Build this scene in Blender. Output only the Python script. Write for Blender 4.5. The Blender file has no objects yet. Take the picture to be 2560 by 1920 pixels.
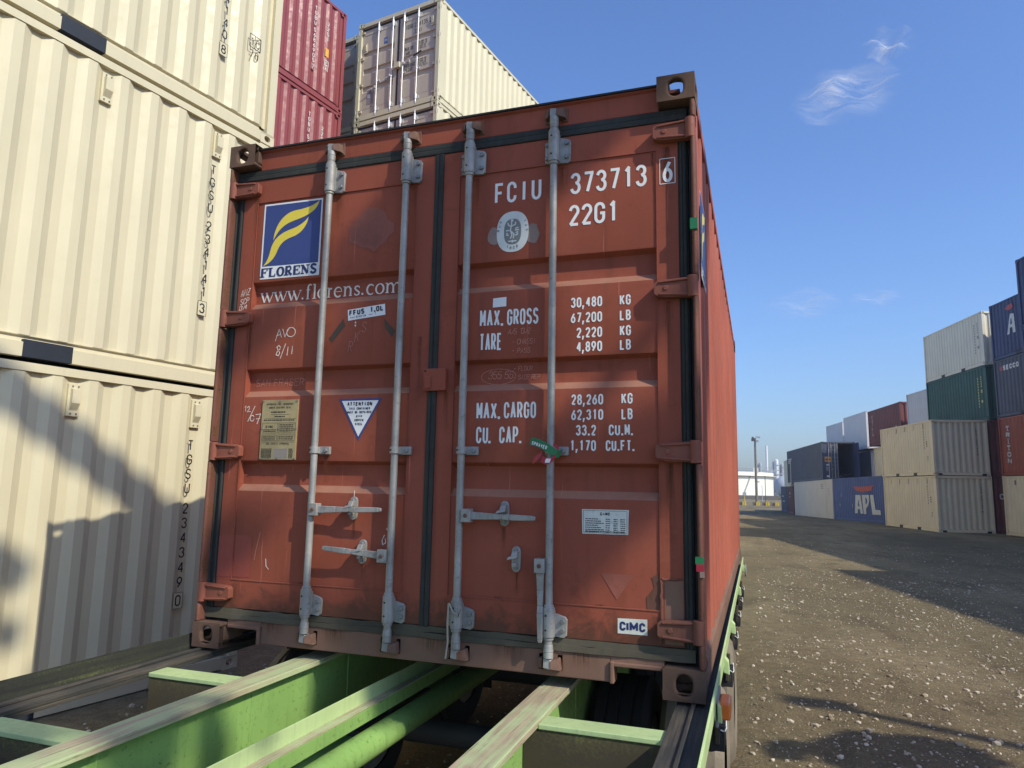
import bpy, bmesh, math, random
from mathutils import Vector, Matrix
R = math.radians
C = bpy.context.scene.collection
sc = bpy.context.scene
random.seed(7)

# ---------------------------------------------------------------- camera, sky, sun, exposure
HC = 0.94                                        # height of the container floor above the yard
cam = bpy.data.cameras.new('camera')
cam.sensor_fit = 'HORIZONTAL'; cam.sensor_width = 36.0
cam.lens = 36.0 * 1773.4 / 2560.0
cam.clip_start = 0.05; cam.clip_end = 6000
co = bpy.data.objects.new('camera', cam); C.objects.link(co)
rt = Vector((0.94610899, 0.32328445, 0.01910346)); up = Vector((0.02800281, -0.14043451, 0.98969389)); fw = Vector((-0.32263543, 0.93582333, 0.14191923))
co.matrix_world = Matrix(((rt.x, up.x, -fw.x, 1.4241), (rt.y, up.y, -fw.y, -2.9235), (rt.z, up.z, -fw.z, 0.8069 + HC), (0, 0, 0, 1)))
sc.camera = co

SUN = Vector((-0.7088, 0.3156, -0.6309)).normalized()      # direction the light travels
w = bpy.data.worlds.new('World'); sc.world = w; w.use_nodes = True
nt = w.node_tree; bg = nt.nodes['Background']
sky = nt.nodes.new('ShaderNodeTexSky'); sky.sky_type = 'NISHITA'; sky.sun_disc = False
sky.sun_elevation = R(39.1); sky.sun_rotation = R(114.0)
sky.altitude = 0; sky.air_density = 1.3; sky.dust_density = 1.4; sky.ozone_density = 5.0
tint = nt.nodes.new('ShaderNodeMix'); tint.data_type = 'RGBA'; tint.blend_type = 'MULTIPLY'; tint.inputs[0].default_value = 1.0; tint.inputs[7].default_value = (0.66, 0.775, 1.02, 1)
nt.links.new(sky.outputs['Color'], tint.inputs[6]); nt.links.new(tint.outputs[2], bg.inputs['Color']); bg.inputs['Strength'].default_value = 0.126
sl = bpy.data.lights.new('sun', 'SUN'); sl.energy = 2.95; sl.angle = R(0.55); sl.color = (1.0, 0.925, 0.77)
so = bpy.data.objects.new('sun', sl); C.objects.link(so)
so.rotation_euler = SUN.to_track_quat('-Z', 'Y').to_euler(); so.location = (20, -9, 30)
sc.view_settings.view_transform = 'Standard'; sc.view_settings.look = 'None'
sc.view_settings.exposure = 0.66; sc.view_settings.gamma = 1.0
sc.cycles.max_bounces = 8; sc.cycles.diffuse_bounces = 6

# ---------------------------------------------------------------- materials
def nn(t, kind, **kw):
    n = t.nodes.new(kind)
    for k, v in kw.items(): setattr(n, k, v)
    return n
def ramp(t, fac, stops):
    r = nn(t, 'ShaderNodeValToRGB'); e = r.color_ramp.elements
    while len(e) < len(stops): e.new(0.5)
    for i, (p, c) in enumerate(stops):
        e[i].position = p; e[i].color = (*c, 1) if len(c) == 3 else c
    t.links.new(fac, r.inputs['Fac']); return r.outputs['Color']
def noise(t, vec, scale, detail=6, rough=0.6, dist=0.0):
    n = nn(t, 'ShaderNodeTexNoise'); n.inputs['Scale'].default_value = scale
    n.inputs['Detail'].default_value = detail; n.inputs['Roughness'].default_value = rough; n.inputs['Distortion'].default_value = dist
    t.links.new(vec, n.inputs['Vector']); return n.outputs['Fac']
def mapped(t, vec, scale, loc=(0, 0, 0)):
    m = nn(t, 'ShaderNodeMapping'); m.inputs['Scale'].default_value = scale; m.inputs['Location'].default_value = loc
    t.links.new(vec, m.inputs['Vector']); return m.outputs['Vector']
def mix(t, fac, a, b):
    m = nn(t, 'ShaderNodeMix', data_type='RGBA')
    for s, v in ((m.inputs[0], fac), (m.inputs[6], a), (m.inputs[7], b)):
        if isinstance(v, (int, float)): s.default_value = v
        elif isinstance(v, tuple): s.default_value = (*v, 1)
        else: t.links.new(v, s)
    return m.outputs[2]
def math_(t, op, a, b):
    m = nn(t, 'ShaderNodeMath', operation=op)
    for s, v in ((m.inputs[0], a), (m.inputs[1], b)):
        if isinstance(v, (int, float)): s.default_value = v
        else: t.links.new(v, s)
    return m.outputs[0]
def newmat(name, rough=0.5, metal=0.0, spec=0.4):
    m = bpy.data.materials.new(name); m.use_nodes = True
    t = m.node_tree; b = t.nodes['Principled BSDF']
    b.inputs['Roughness'].default_value = rough; b.inputs['Metallic'].default_value = metal
    b.inputs['Specular IOR Level'].default_value = spec
    return m, t, b
def plain(name, col, rough=0.6, metal=0.0, var=0.15, scale=6.0):
    m, t, b = newmat(name, rough, metal)
    o = nn(t, 'ShaderNodeTexCoord').outputs['Object']
    f = noise(t, o, scale)
    c = ramp(t, f, [(0.3, tuple(x * (1 - var) for x in col)), (0.7, tuple(min(1, x * (1 + var)) for x in col))])
    t.links.new(c, b.inputs['Base Color']); return m
def paint(name, col, rust=0.0, dirt=0.25, fade=0.15, streak=0.2, rough=0.45, scale=1.0, rustcol=(0.10, 0.042, 0.02), dirtcol=None, low=None, bump=0.03, seed=0.0, dust=None, scratch=0, speck=0):
    """weathered sheet-metal paint: chalky fading, rain streaks, scuffs, rust blooms"""
    m, t, b = newmat(name, rough)
    o = mapped(t, nn(t, 'ShaderNodeTexCoord').outputs['Object'], (1, 1, 1), (seed, seed * 1.7, seed * .3))
    big = noise(t, o, 1.1 * scale, 5, 0.55)
    c = ramp(t, big, [(0.3, tuple(x * (1 - fade) for x in col)), (0.72, tuple(min(1, x * (1 + fade) + fade * 0.02) for x in col))])
    st = noise(t, mapped(t, o, (14 * scale, 14 * scale, 0.5 * scale)), 1.0, 4, 0.6)
    dc = dirtcol or tuple(x * 0.45 for x in col)
    stf = ramp(t, st, [(0.52, (0, 0, 0)), (0.8, (streak,) * 3)])
    c = mix(t, stf, c, dc)
    sc_ = noise(t, o, 9 * scale, 8, 0.72, 0.6)
    scf = ramp(t, sc_, [(0.56, (0, 0, 0)), (0.72, (dirt,) * 3)])
    c = mix(t, scf, c, dc)
    if scratch:                                   # thin pale scratches in two directions and dark grease smudges
        for k, (rx, ang) in enumerate(((3, .5), (9, -1.0), (5, 1.3))):
            mp = nn(t, 'ShaderNodeMapping'); mp.inputs['Rotation'].default_value = (0, ang, 0); mp.inputs['Scale'].default_value = (55, 8, 1.7); mp.inputs['Location'].default_value = (rx, rx, rx); t.links.new(o, mp.inputs['Vector'])
            c = mix(t, ramp(t, noise(t, mp.outputs['Vector'], 1.0, 3, .5), [(.735, (0, 0, 0)), (.77, (scratch,) * 3)]), c, tuple(min(1, x * 1.6 + .03) for x in col))
        c = mix(t, ramp(t, noise(t, o, 2.3, 8, .75, 1.2), [(.57, (0, 0, 0)), (.70, (.55,) * 3)]), c, tuple(x * .55 for x in col))
        c = mix(t, ramp(t, noise(t, mapped(t, o, (1, 1, 1), (4, 2, 9)), 1.7, 6, .7, .8), [(.56, (0, 0, 0)), (.72, (.45,) * 3)]), c, tuple(min(1, x * 1.25 + .02) for x in col))
    fine = noise(t, o, 160 * scale, 2, 0.5)
    c = mix(t, ramp(t, fine, [(0.35, (0.10,) * 3), (0.65, (0, 0, 0))]), c, dc)
    if speck: c = mix(t, ramp(t, noise(t, o, 42, 3, .6), [(.62, (0, 0, 0)), (.68, (speck,) * 3)]), c, dc)
    if dust:                                      # dust lying on the ledges that face up
        gn = nn(t, 'ShaderNodeSeparateXYZ'); t.links.new(nn(t, 'ShaderNodeNewGeometry').outputs['Normal'], gn.inputs[0])
        df = ramp(t, math_(t, 'ADD', gn.outputs['Z'], math_(t, 'MULTIPLY', math_(t, 'SUBTRACT', sc_, .5), .5)), [(.34, (0, 0, 0)), (.80, (.62,) * 3)])
        c = mix(t, df, c, dust)
    if low:                                       # splash dirt with its own edge near the foot of the panel
        z = nn(t, 'ShaderNodeSeparateXYZ'); t.links.new(nn(t, 'ShaderNodeTexCoord').outputs['Object'], z.inputs[0])
        zz = math_(t, 'ADD', z.outputs['Z'], math_(t, 'MULTIPLY', math_(t, 'SUBTRACT', sc_, 0.5), 0.5))
        lf = ramp(t, zz, [(low[0], (low[1],) * 3), (low[0] + low[2], (0, 0, 0))])
        c = mix(t, lf, c, low[3])
    if rust > 0:
        rf = noise(t, o, 5 * scale, 9, 0.7, 0.3)
        rr = noise(t, o, 38 * scale, 6, 0.7)
        rsum = math_(t, 'ADD', math_(t, 'MULTIPLY', rf, 0.65), math_(t, 'MULTIPLY', rr, 0.35))
        th = 0.72 - rust * 0.25
        rfac = ramp(t, rsum, [(th, (0, 0, 0)), (th + 0.05, (1, 1, 1))])
        rc = ramp(t, noise(t, o, 60 * scale, 4), [(0.3, tuple(x * 0.55 for x in rustcol)), (0.7, tuple(min(1, x * 1.9) for x in rustcol))])
        c = mix(t, rfac, c, rc)
    t.links.new(c, b.inputs['Base Color'])
    rg = ramp(t, sc_, [(0.3, (rough - 0.08,) * 3), (0.7, (min(1, rough + 0.2),) * 3)])
    t.links.new(rg, b.inputs['Roughness'])
    if bump:
        bp = nn(t, 'ShaderNodeBump'); bp.inputs['Strength'].default_value = 0.35; bp.inputs['Distance'].default_value = bump
        h = math_(t, 'ADD', math_(t, 'MULTIPLY', noise(t, o, 2.2, 2, 0.4), 0.35), math_(t, 'MULTIPLY', sc_, 0.05))
        t.links.new(h, bp.inputs['Height']); t.links.new(bp.outputs['Normal'], b.inputs['Normal'])
    return m

M = {}
M['red'] = paint('red oxide paint', (0.283, 0.074, 0.043), scratch=0.8, rust=0.34, dirt=0.35, fade=0.14, streak=0.5, rough=0.55, dirtcol=(0.13, 0.042, 0.024), bump=0.022, dust=(0.36, 0.22, 0.15), low=(.20, .8, .10, (0.085, 0.042, 0.026)))
M['red'].node_tree.nodes['Principled BSDF'].inputs['Specular IOR Level'].default_value = 0.15
M['red_side'] = paint('faded red paint', (0.35, 0.096, 0.058), rust=0.2, dirt=0.4, fade=0.18, streak=0.9, rough=0.55, dirtcol=(0.24, 0.075, 0.05))
M['red_old'] = paint('rusty red paint', (0.15, 0.055, 0.036), rust=0.85, dirt=0.5, fade=0.2, streak=0.4, rough=0.7, scale=2.0)
M['sill'] = paint('dusty sill paint', (0.19, 0.10, 0.066), rust=0.35, dirt=0.6, fade=0.2, streak=0.6, rough=0.75, dirtcol=(0.12, 0.095, 0.06), scale=1.6)
M['casting_rust'] = paint('rusty casting', (0.115, 0.066, 0.043), rust=0.7, dirt=0.6, fade=0.4, streak=0.2, rough=0.9, scale=4.0, rustcol=(0.085, 0.045, 0.024), bump=0.02)
M['red_patch'] = paint('fresh red paint patch', (0.30, 0.06, 0.042), rust=0.0, dirt=0.25, rough=0.45)
M['rubber'] = paint('weathered rubber', (0.020, 0.022, 0.019), dirt=0.5, fade=0.35, streak=0.4, rough=0.75, dirtcol=(0.075, 0.072, 0.058), scale=2.5, bump=0.004)
M['rubber_dusty'] = paint('dusty rubber', (0.075, 0.064, 0.040), dirt=0.6, fade=0.35, streak=0.2, rough=0.85, dirtcol=(0.035, 0.034, 0.03), scale=2.5, bump=0.004)
M['galv'] = paint('galvanised steel', (0.315, 0.31, 0.29), rust=0.2, dirt=0.85, fade=0.3, streak=0.6, rough=0.55, scale=5.0, dirtcol=(0.15, 0.15, 0.145), bump=0.004)
M['galv'].node_tree.nodes['Principled BSDF'].inputs['Metallic'].default_value = 0.35
M['cam'] = paint('rusty cam', (0.15, 0.085, 0.06), rust=0.85, dirt=0.5, rough=0.8, scale=5.0)
M['bolt'] = plain('bolt', (0.22, 0.22, 0.21), 0.5, 0.4)
M['hole'] = plain('dark hole', (0.012, 0.012, 0.012), 0.9)
M['white'] = plain('white lettering', (0.74, 0.74, 0.70), 0.5, var=0.05)
M['white_worn'] = paint('worn white lettering', (0.74, 0.71, 0.64), dirt=0.4, rough=0.55, dirtcol=(0.45, 0.3, 0.25), scale=4, bump=0)
M['chalk'] = plain('chalk', (0.66, 0.56, 0.48), 0.9, var=0.3, scale=60)
M['chalk_faint'] = plain('faint chalk', (0.46, 0.21, 0.155), 0.9, var=0.3, scale=60)
M['navy'] = plain('sticker blue', (0.035, 0.055, 0.19), 0.4, var=0.06)
M['navy_text'] = plain('blue print', (0.02, 0.03, 0.11), 0.5)
M['yellow'] = plain('sticker yellow', (0.70, 0.56, 0.06), 0.4, var=0.06)
M['black'] = plain('black print', (0.015, 0.015, 0.016), 0.5)
M['sticker'] = plain('white sticker', (0.72, 0.73, 0.71), 0.45, var=0.05)
M['sticker_worn'] = paint('worn white sticker', (0.62, 0.63, 0.56), dirt=0.75, rough=0.6, dirtcol=(0.22, 0.21, 0.17), scale=5, bump=0)
M['oval_grey'] = plain('emblem grey', (0.17, 0.18, 0.165), 0.5)
M['oval_white'] = plain('emblem white', (0.56, 0.58, 0.54), 0.5)
M['glue'] = paint('glue residue', (0.26, 0.19, 0.16), dirt=0.6, rough=0.7, scale=6, dirtcol=(0.19, 0.08, 0.06), bump=0)
M['red_hinge'] = paint('scuffed hinge paint', (0.21, 0.062, 0.036), rust=0.4, dirt=0.5, fade=0.2, rough=0.6, scale=3.0, dirtcol=(0.10, 0.04, 0.025))
def runmat():
    m, t, b = newmat('rust run', 0.9, 0, 0.1)
    g = nn(t, 'ShaderNodeTexCoord'); z = nn(t, 'ShaderNodeSeparateXYZ'); t.links.new(g.outputs['Generated'], z.inputs[0])
    n1 = noise(t, mapped(t, g.outputs['Object'], (160, 160, 5)), 1.0, 4, .6); n2 = noise(t, g.outputs['Object'], 45, 5, .7)
    ex = math_(t, 'SUBTRACT', 1.0, math_(t, 'MULTIPLY', math_(t, 'ABSOLUTE', math_(t, 'SUBTRACT', z.outputs['X'], .5), 0.0), 2.0))
    a = math_(t, 'MULTIPLY', math_(t, 'MULTIPLY', math_(t, 'POWER', z.outputs['Z'], 1.3), ex), ramp(t, math_(t, 'ADD', math_(t, 'MULTIPLY', n1, .7), math_(t, 'MULTIPLY', n2, .3)), [(.38, (0, 0, 0)), (.62, (.85,) * 3)]))
    t.links.new(ramp(t, n2, [(.35, (0.055, 0.025, 0.014)), (.65, (0.16, 0.065, 0.028))]), b.inputs['Base Color']); t.links.new(a, b.inputs['Alpha']); M['run'] = m
runmat()
M['stain'] = paint('rusty grime', (0.13, 0.055, 0.034), rust=0.6, dirt=0.6, fade=0.3, rough=0.8, scale=2.5)
M['ghost'] = paint('decal ghost', (0.262, 0.076, 0.048), scratch=0.6, dirt=0.55, fade=0.25, rough=0.5, dirtcol=(0.15, 0.06, 0.035), scale=2.5)
M['brass'] = paint('tarnished plate', (0.33, 0.27, 0.135), rust=0.22, dirt=0.75, fade=0.25, rough=0.45, scale=6, dirtcol=(0.15, 0.11, 0.05), bump=0)
M['dark_tape'] = plain('dark tape', (0.07, 0.05, 0.035), 0.7)
M['tape_green'] = plain('green tape', (0.02, 0.16, 0.06), 0.4)
M['tape_red'] = plain('red tape', (0.33, 0.02, 0.04), 0.4)
M['rope'] = plain('rope', (0.30, 0.27, 0.22), 0.9)
M['tan'] = paint('cream container paint', (0.59, 0.54, 0.365), dirt=0.10, fade=0.04, streak=0.2, rough=0.42, dirtcol=(0.40, 0.36, 0.25), bump=0.035)
M['tan_dk'] = paint('cream rail recess', (0.30, 0.26, 0.18), dirt=0.3, fade=0.1, streak=0.2, rough=0.6)
M['tan_door'] = paint('greige door paint', (0.50, 0.43, 0.33), dirt=0.05, fade=0.04, streak=0.12, rough=0.45, dirtcol=(0.33, 0.28, 0.21))
M['tan2'] = paint('beige container paint', (0.80, 0.675, 0.47), dirt=0.12, fade=0.06, streak=0.25, rough=0.5, dirtcol=(0.3, 0.26, 0.18))
M['olive'] = paint('greige end wall', (0.68, 0.60, 0.43), dirt=0.12, fade=0.06, streak=0.2, rough=0.5)
M['pale'] = paint('pale grey container paint', (0.73, 0.69, 0.57), dirt=0.12, fade=0.06, streak=0.3, rough=0.5, dirtcol=(0.36, 0.34, 0.28))
M['white_box'] = paint('white container paint', (0.62, 0.62, 0.64), dirt=0.15, fade=0.05, streak=0.3, rough=0.5, dirtcol=(0.45, 0.45, 0.45))
M['reefer'] = paint('off white container paint', (0.64, 0.59, 0.52), dirt=0.15, fade=0.05, streak=0.3, rough=0.5, dirtcol=(0.38, 0.36, 0.32), bump=0.01)
M['crimson'] = paint('crimson container paint', (0.235, 0.055, 0.058), rust=0.0, dirt=0.15, fade=0.10, streak=0.3, rough=0.42, dirtcol=(0.24, 0.04, 0.05))
M['maroon'] = paint('maroon container paint', (0.17, 0.05, 0.05), rust=0.1, dirt=0.3, fade=0.2, streak=0.3, rough=0.5)
M['green_box'] = paint('green container paint', (0.022, 0.095, 0.085), rust=0.05, dirt=0.25, fade=0.15, streak=0.3, rough=0.5)
M['blue_box'] = paint('blue container paint', (0.07, 0.115, 0.30), rust=0.05, dirt=0.3, fade=0.15, streak=0.4, rough=0.5)
M['navy_box'] = paint('navy container paint', (0.04, 0.06, 0.15), rust=0.05, dirt=0.25, fade=0.15, streak=0.3, rough=0.5)
M['slate_box'] = paint('slate container paint', (0.075, 0.09, 0.135), rust=0.05, dirt=0.25, fade=0.15, streak=0.3, rough=0.5)
M['brick_box'] = paint('brick red container paint', (0.34, 0.09, 0.06), rust=0.08, dirt=0.25, fade=0.12, streak=0.3, rough=0.5)
M['pocket'] = plain('dark painted pocket', (0.016, 0.022, 0.032), 0.6)
M['roofm'] = plain('roof sheet', (0.30, 0.28, 0.24), 0.7)
M['red_roof'] = plain('red roof sheet', (0.20, 0.07, 0.05), 0.8)
M['black_gap'] = plain('dark seal and shadow line', (0.02, 0.022, 0.022), 0.8)
M['bright'] = plain('bright zinc', (0.62, 0.62, 0.62), 0.4, 0.3)
M['blue_label'] = plain('blue label', (0.05, 0.12, 0.33), 0.5)
M['orange_label'] = plain('orange label', (0.70, 0.36, 0.05), 0.5)
M['grey_label'] = plain('grey label', (0.26, 0.23, 0.22), 0.6)
M['red_logo'] = plain('red logo', (0.42, 0.05, 0.04), 0.5)
M['logo_white'] = plain('off white logo', (0.60, 0.60, 0.58), 0.5)
M['gold'] = plain('pale yellow print', (0.52, 0.50, 0.16), 0.5)
M['tgreen'] = paint('trailer green paint', (0.235, 0.40, 0.112), speck=.8, rust=0.14, dirt=0.6, fade=0.16, streak=0.45, rough=0.45, scale=2.2, dirtcol=(0.10, 0.20, 0.05), bump=0.008)
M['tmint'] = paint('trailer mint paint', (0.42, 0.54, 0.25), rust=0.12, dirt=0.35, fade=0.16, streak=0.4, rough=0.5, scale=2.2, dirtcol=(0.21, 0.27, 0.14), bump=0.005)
def worn_flange(name, green, bare, along):
    m, t, b = newmat(name, 0.6)
    o = nn(t, 'ShaderNodeTexCoord').outputs['Object']
    sc = tuple(70.0 if a != along else 1.6 for a in 'xyz')
    a = noise(t, mapped(t, o, sc), 1.0, 6, 0.65)
    bgn = noise(t, o, 2.6, 6, 0.65)
    f = ramp(t, math_(t, 'ADD', math_(t, 'MULTIPLY', a, 0.55), math_(t, 'MULTIPLY', bgn, 0.45)), [(0.46, (0, 0, 0)), (0.54, (1, 1, 1))])
    bc = ramp(t, noise(t, mapped(t, o, sc), 2.0, 5, 0.7), [(0.3, tuple(x * 0.5 for x in bare)), (0.7, tuple(x * 1.25 for x in bare))])
    c = mix(t, f, green, bc)
    c = mix(t, ramp(t, noise(t, mapped(t, o, sc, (3, 3, 3)), 1.5, 7, 0.7), [(0.60, (0, 0, 0)), (0.66, (0.8,) * 3)]), c, (0.05, 0.032, 0.022))
    t.links.new(c, b.inputs['Base Color']); return m
M['flange'] = worn_flange('worn green flange', (0.40, 0.47, 0.25), (0.40, 0.33, 0.22), 'y')
M['deckrail'] = worn_flange('scuffed dark rail', (0.040, 0.040, 0.036), (0.082, 0.072, 0.057), 'y')
def mossy(name, base, moss, dark, band=None):
    m, t, b = newmat(name, 0.85)
    o = nn(t, 'ShaderNodeTexCoord').outputs['Object']
    f = noise(t, o, 3.0, 6, 0.7); g = noise(t, o, 90, 4, 0.7)
    z = nn(t, 'ShaderNodeSeparateXYZ'); t.links.new(o, z.inputs[0])
    s = math_(t, 'ADD', math_(t, 'MULTIPLY', g, 0.5), math_(t, 'MULTIPLY', f, 0.5))
    if band is not None:                          # moss grows along the wet upper edge of the plate
        s = math_(t, 'ADD', s, math_(t, 'MULTIPLY', math_(t, 'MAXIMUM', math_(t, 'SUBTRACT', z.outputs['Z'], band - .12), -.04), 1.4))
        s = math_(t, 'SUBTRACT', s, .10)
    else: s = math_(t, 'ADD', math_(t, 'MULTIPLY', g, 0.3), math_(t, 'MULTIPLY', noise(t, mapped(t, o, (14, 1.1, 30)), 1.0, 5, .65), 0.7))
    c = ramp(t, s, [(0.46, dark), (0.60, moss), (0.72, base)])
    t.links.new(c, b.inputs['Base Color']); return m
M['mossy'] = mossy('mossy plate', (0.16, 0.165, 0.055), (0.085, 0.075, 0.032), (0.055, 0.046, 0.028), band=-.05)
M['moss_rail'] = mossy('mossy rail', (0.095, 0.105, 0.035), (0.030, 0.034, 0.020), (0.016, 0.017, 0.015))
M['tyre'] = paint('dusty tyre', (0.21, 0.175, 0.125), dirt=0.5, fade=0.3, rough=0.95, scale=4, dirtcol=(0.05, 0.045, 0.04), bump=0.005)
M['rim'] = plain('rim', (0.25, 0.25, 0.24), 0.5, 0.3)
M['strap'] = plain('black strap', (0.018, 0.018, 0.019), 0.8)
M['lamp'] = plain('amber lens', (0.62, 0.15, 0.03), 0.25, var=0.1)
M['cable'] = plain('cable', (0.02, 0.02, 0.02), 0.7)
M['tank'] = plain('tank paint', (0.78, 0.76, 0.66), 0.5, var=0.03, scale=0.2)
M['tank_dk'] = plain('tank shell seam', (0.45, 0.45, 0.40), 0.6)
M['steel_far'] = plain('weathered refinery steel', (0.42, 0.45, 0.48), 0.6)
M['stack'] = plain('white stack paint', (0.78, 0.79, 0.80), 0.5)
M['wood'] = plain('pole wood', (0.17, 0.145, 0.115), 0.9)
M['concrete'] = plain('dark concrete and block shade', (0.17, 0.145, 0.11), 0.9)
M['yellow_paint'] = plain('yellow safety paint', (0.72, 0.50, 0.04), 0.6)
M['dark_steel'] = plain('dark steel', (0.05, 0.05, 0.05), 0.6)
M['leaf'] = plain('leaf', (0.05, 0.075, 0.025), 0.7, var=0.4)
M['bark'] = plain('bark', (0.16, 0.12, 0.085), 0.9)
M['interior'] = plain('container interior', (0.035, 0.05, 0.09), 0.8)

# ---------------------------------------------------------------- mesh builder
class MB:
    def __init__(s): s.v = []; s.f = []; s.m = []; s.mats = []
    def mi(s, mat):
        if mat not in s.mats: s.mats.append(mat)
        return s.mats.index(mat)
    def add(s, vs, fs, mat):
        b = len(s.v); s.v += [tuple(v) for v in vs]; k = s.mi(mat)
        for f in fs: s.f.append([b + i for i in f]); s.m.append(k)
    def box(s, x0, x1, y0, y1, z0, z1, mat):
        vs = [(x, y, z) for x in (x0, x1) for y in (y0, y1) for z in (z0, z1)]
        s.add(vs, [(0, 1, 3, 2), (4, 6, 7, 5), (0, 4, 5, 1), (2, 3, 7, 6), (0, 2, 6, 4), (1, 5, 7, 3)], mat)
    def hexa(s, bot, top, mat):                   # two quads, matching winding
        n = len(bot); vs = list(bot) + list(top)
        s.add(vs, [tuple(range(n))[::-1], tuple(range(n, 2 * n))] + [(i, (i + 1) % n, n + (i + 1) % n, n + i) for i in range(n)], mat)
    def prism(s, prof, axis, a, b, mat, caps=True):     # closed profile swept along an axis
        def P(u, q, t):
            return (t, u, q) if axis == 'x' else (u, t, q) if axis == 'y' else (u, q, t)
        n = len(prof); vs = [P(u, q, a) for u, q in prof] + [P(u, q, b) for u, q in prof]
        fs = [(i, (i + 1) % n, n + (i + 1) % n, n + i) for i in range(n)]
        if caps: fs += [tuple(range(n))[::-1], tuple(range(n, 2 * n))]
        s.add(vs, fs, mat)
    def sheet(s, prof, axis, a, b, mat):          # open profile swept
        def P(u, q, t):
            return (t, u, q) if axis == 'x' else (u, t, q) if axis == 'y' else (u, q, t)
        n = len(prof); vs = [P(u, q, a) for u, q in prof] + [P(u, q, b) for u, q in prof]
        s.add(vs, [(i, i + 1, n + i + 1, n + i) for i in range(n - 1)], mat)
    def cyl(s, p0, p1, r0, mat, n=14, r1=None, caps=True):
        p0, p1 = Vector(p0), Vector(p1); d = (p1 - p0).normalized()
        a = d.orthogonal().normalized(); b = d.cross(a); r1 = r0 if r1 is None else r1
        vs = [p0 + (a * math.cos(t) + b * math.sin(t)) * r0 for t in [2 * math.pi * i / n for i in range(n)]] + \
             [p1 + (a * math.cos(t) + b * math.sin(t)) * r1 for t in [2 * math.pi * i / n for i in range(n)]]
        fs = [(i, (i + 1) % n, n + (i + 1) % n, n + i) for i in range(n)]
        if caps: fs += [tuple(range(n))[::-1], tuple(range(n, 2 * n))]
        s.add(vs, fs, mat)
    def tube(s, pts, r, mat, n=8):
        pts = [Vector(p) for p in pts]; rings = []
        for i, p in enumerate(pts):
            d = (pts[min(i + 1, len(pts) - 1)] - pts[max(i - 1, 0)]).normalized()
            a = Vector((0, 0, 1)) if abs(d.z) < 0.9 else Vector((1, 0, 0))
            a = (a - d * a.dot(d)).normalized(); b = d.cross(a)
            rings.append([p + (a * math.cos(2 * math.pi * k / n) + b * math.sin(2 * math.pi * k / n)) * r for k in range(n)])
        vs = [q for rr in rings for q in rr]; fs = []
        for i in range(len(pts) - 1):
            for k in range(n): fs.append((i * n + k, i * n + (k + 1) % n, (i + 1) * n + (k + 1) % n, (i + 1) * n + k))
        fs += [tuple(range(n))[::-1], tuple(range((len(pts) - 1) * n, len(pts) * n))]
        s.add(vs, fs, mat)
    def build(s, name, parent=None, smooth=None, bevel=None):
        me = bpy.data.meshes.new(name); me.from_pydata(s.v, [], s.f)
        for m in s.mats: me.materials.append(M[m])
        me.polygons.foreach_set('material_index', s.m)
        bm = bmesh.new(); bm.from_mesh(me); bmesh.ops.recalc_face_normals(bm, faces=bm.faces); bm.to_mesh(me); bm.free()
        if smooth:
            me.shade_smooth(); me.set_sharp_from_angle(angle=R(smooth))
        o = bpy.data.objects.new(name, me); C.objects.link(o)
        if parent: o.parent = parent
        if bevel:
            bv = o.modifiers.new('bevel', 'BEVEL'); bv.width = bevel; bv.segments = 2; bv.limit_method = 'ANGLE'; bv.angle_limit = R(40)
        return o
def thing(name, label, cat, loc=(0, 0, 0), az=0.0, group=None, tilt=0.0):
    o = bpy.data.objects.new(name, None); C.objects.link(o); o.empty_display_size = 0.3
    o.location = loc; o.rotation_euler = (R(tilt), 0, -R(az)); tag(o, label, cat, group); return o
def tag(o, label=None, cat=None, group=None, kind=None):
    if label: o['label'] = label
    if cat: o['category'] = cat
    if group: o['group'] = group
    if kind: o['kind'] = kind
    return o
def copy_tree(o, parent=None):
    c = o.copy(); C.objects.link(c)
    if parent: c.parent = parent
    for ch in list(o.children): copy_tree(ch, c)
    return c

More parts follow.
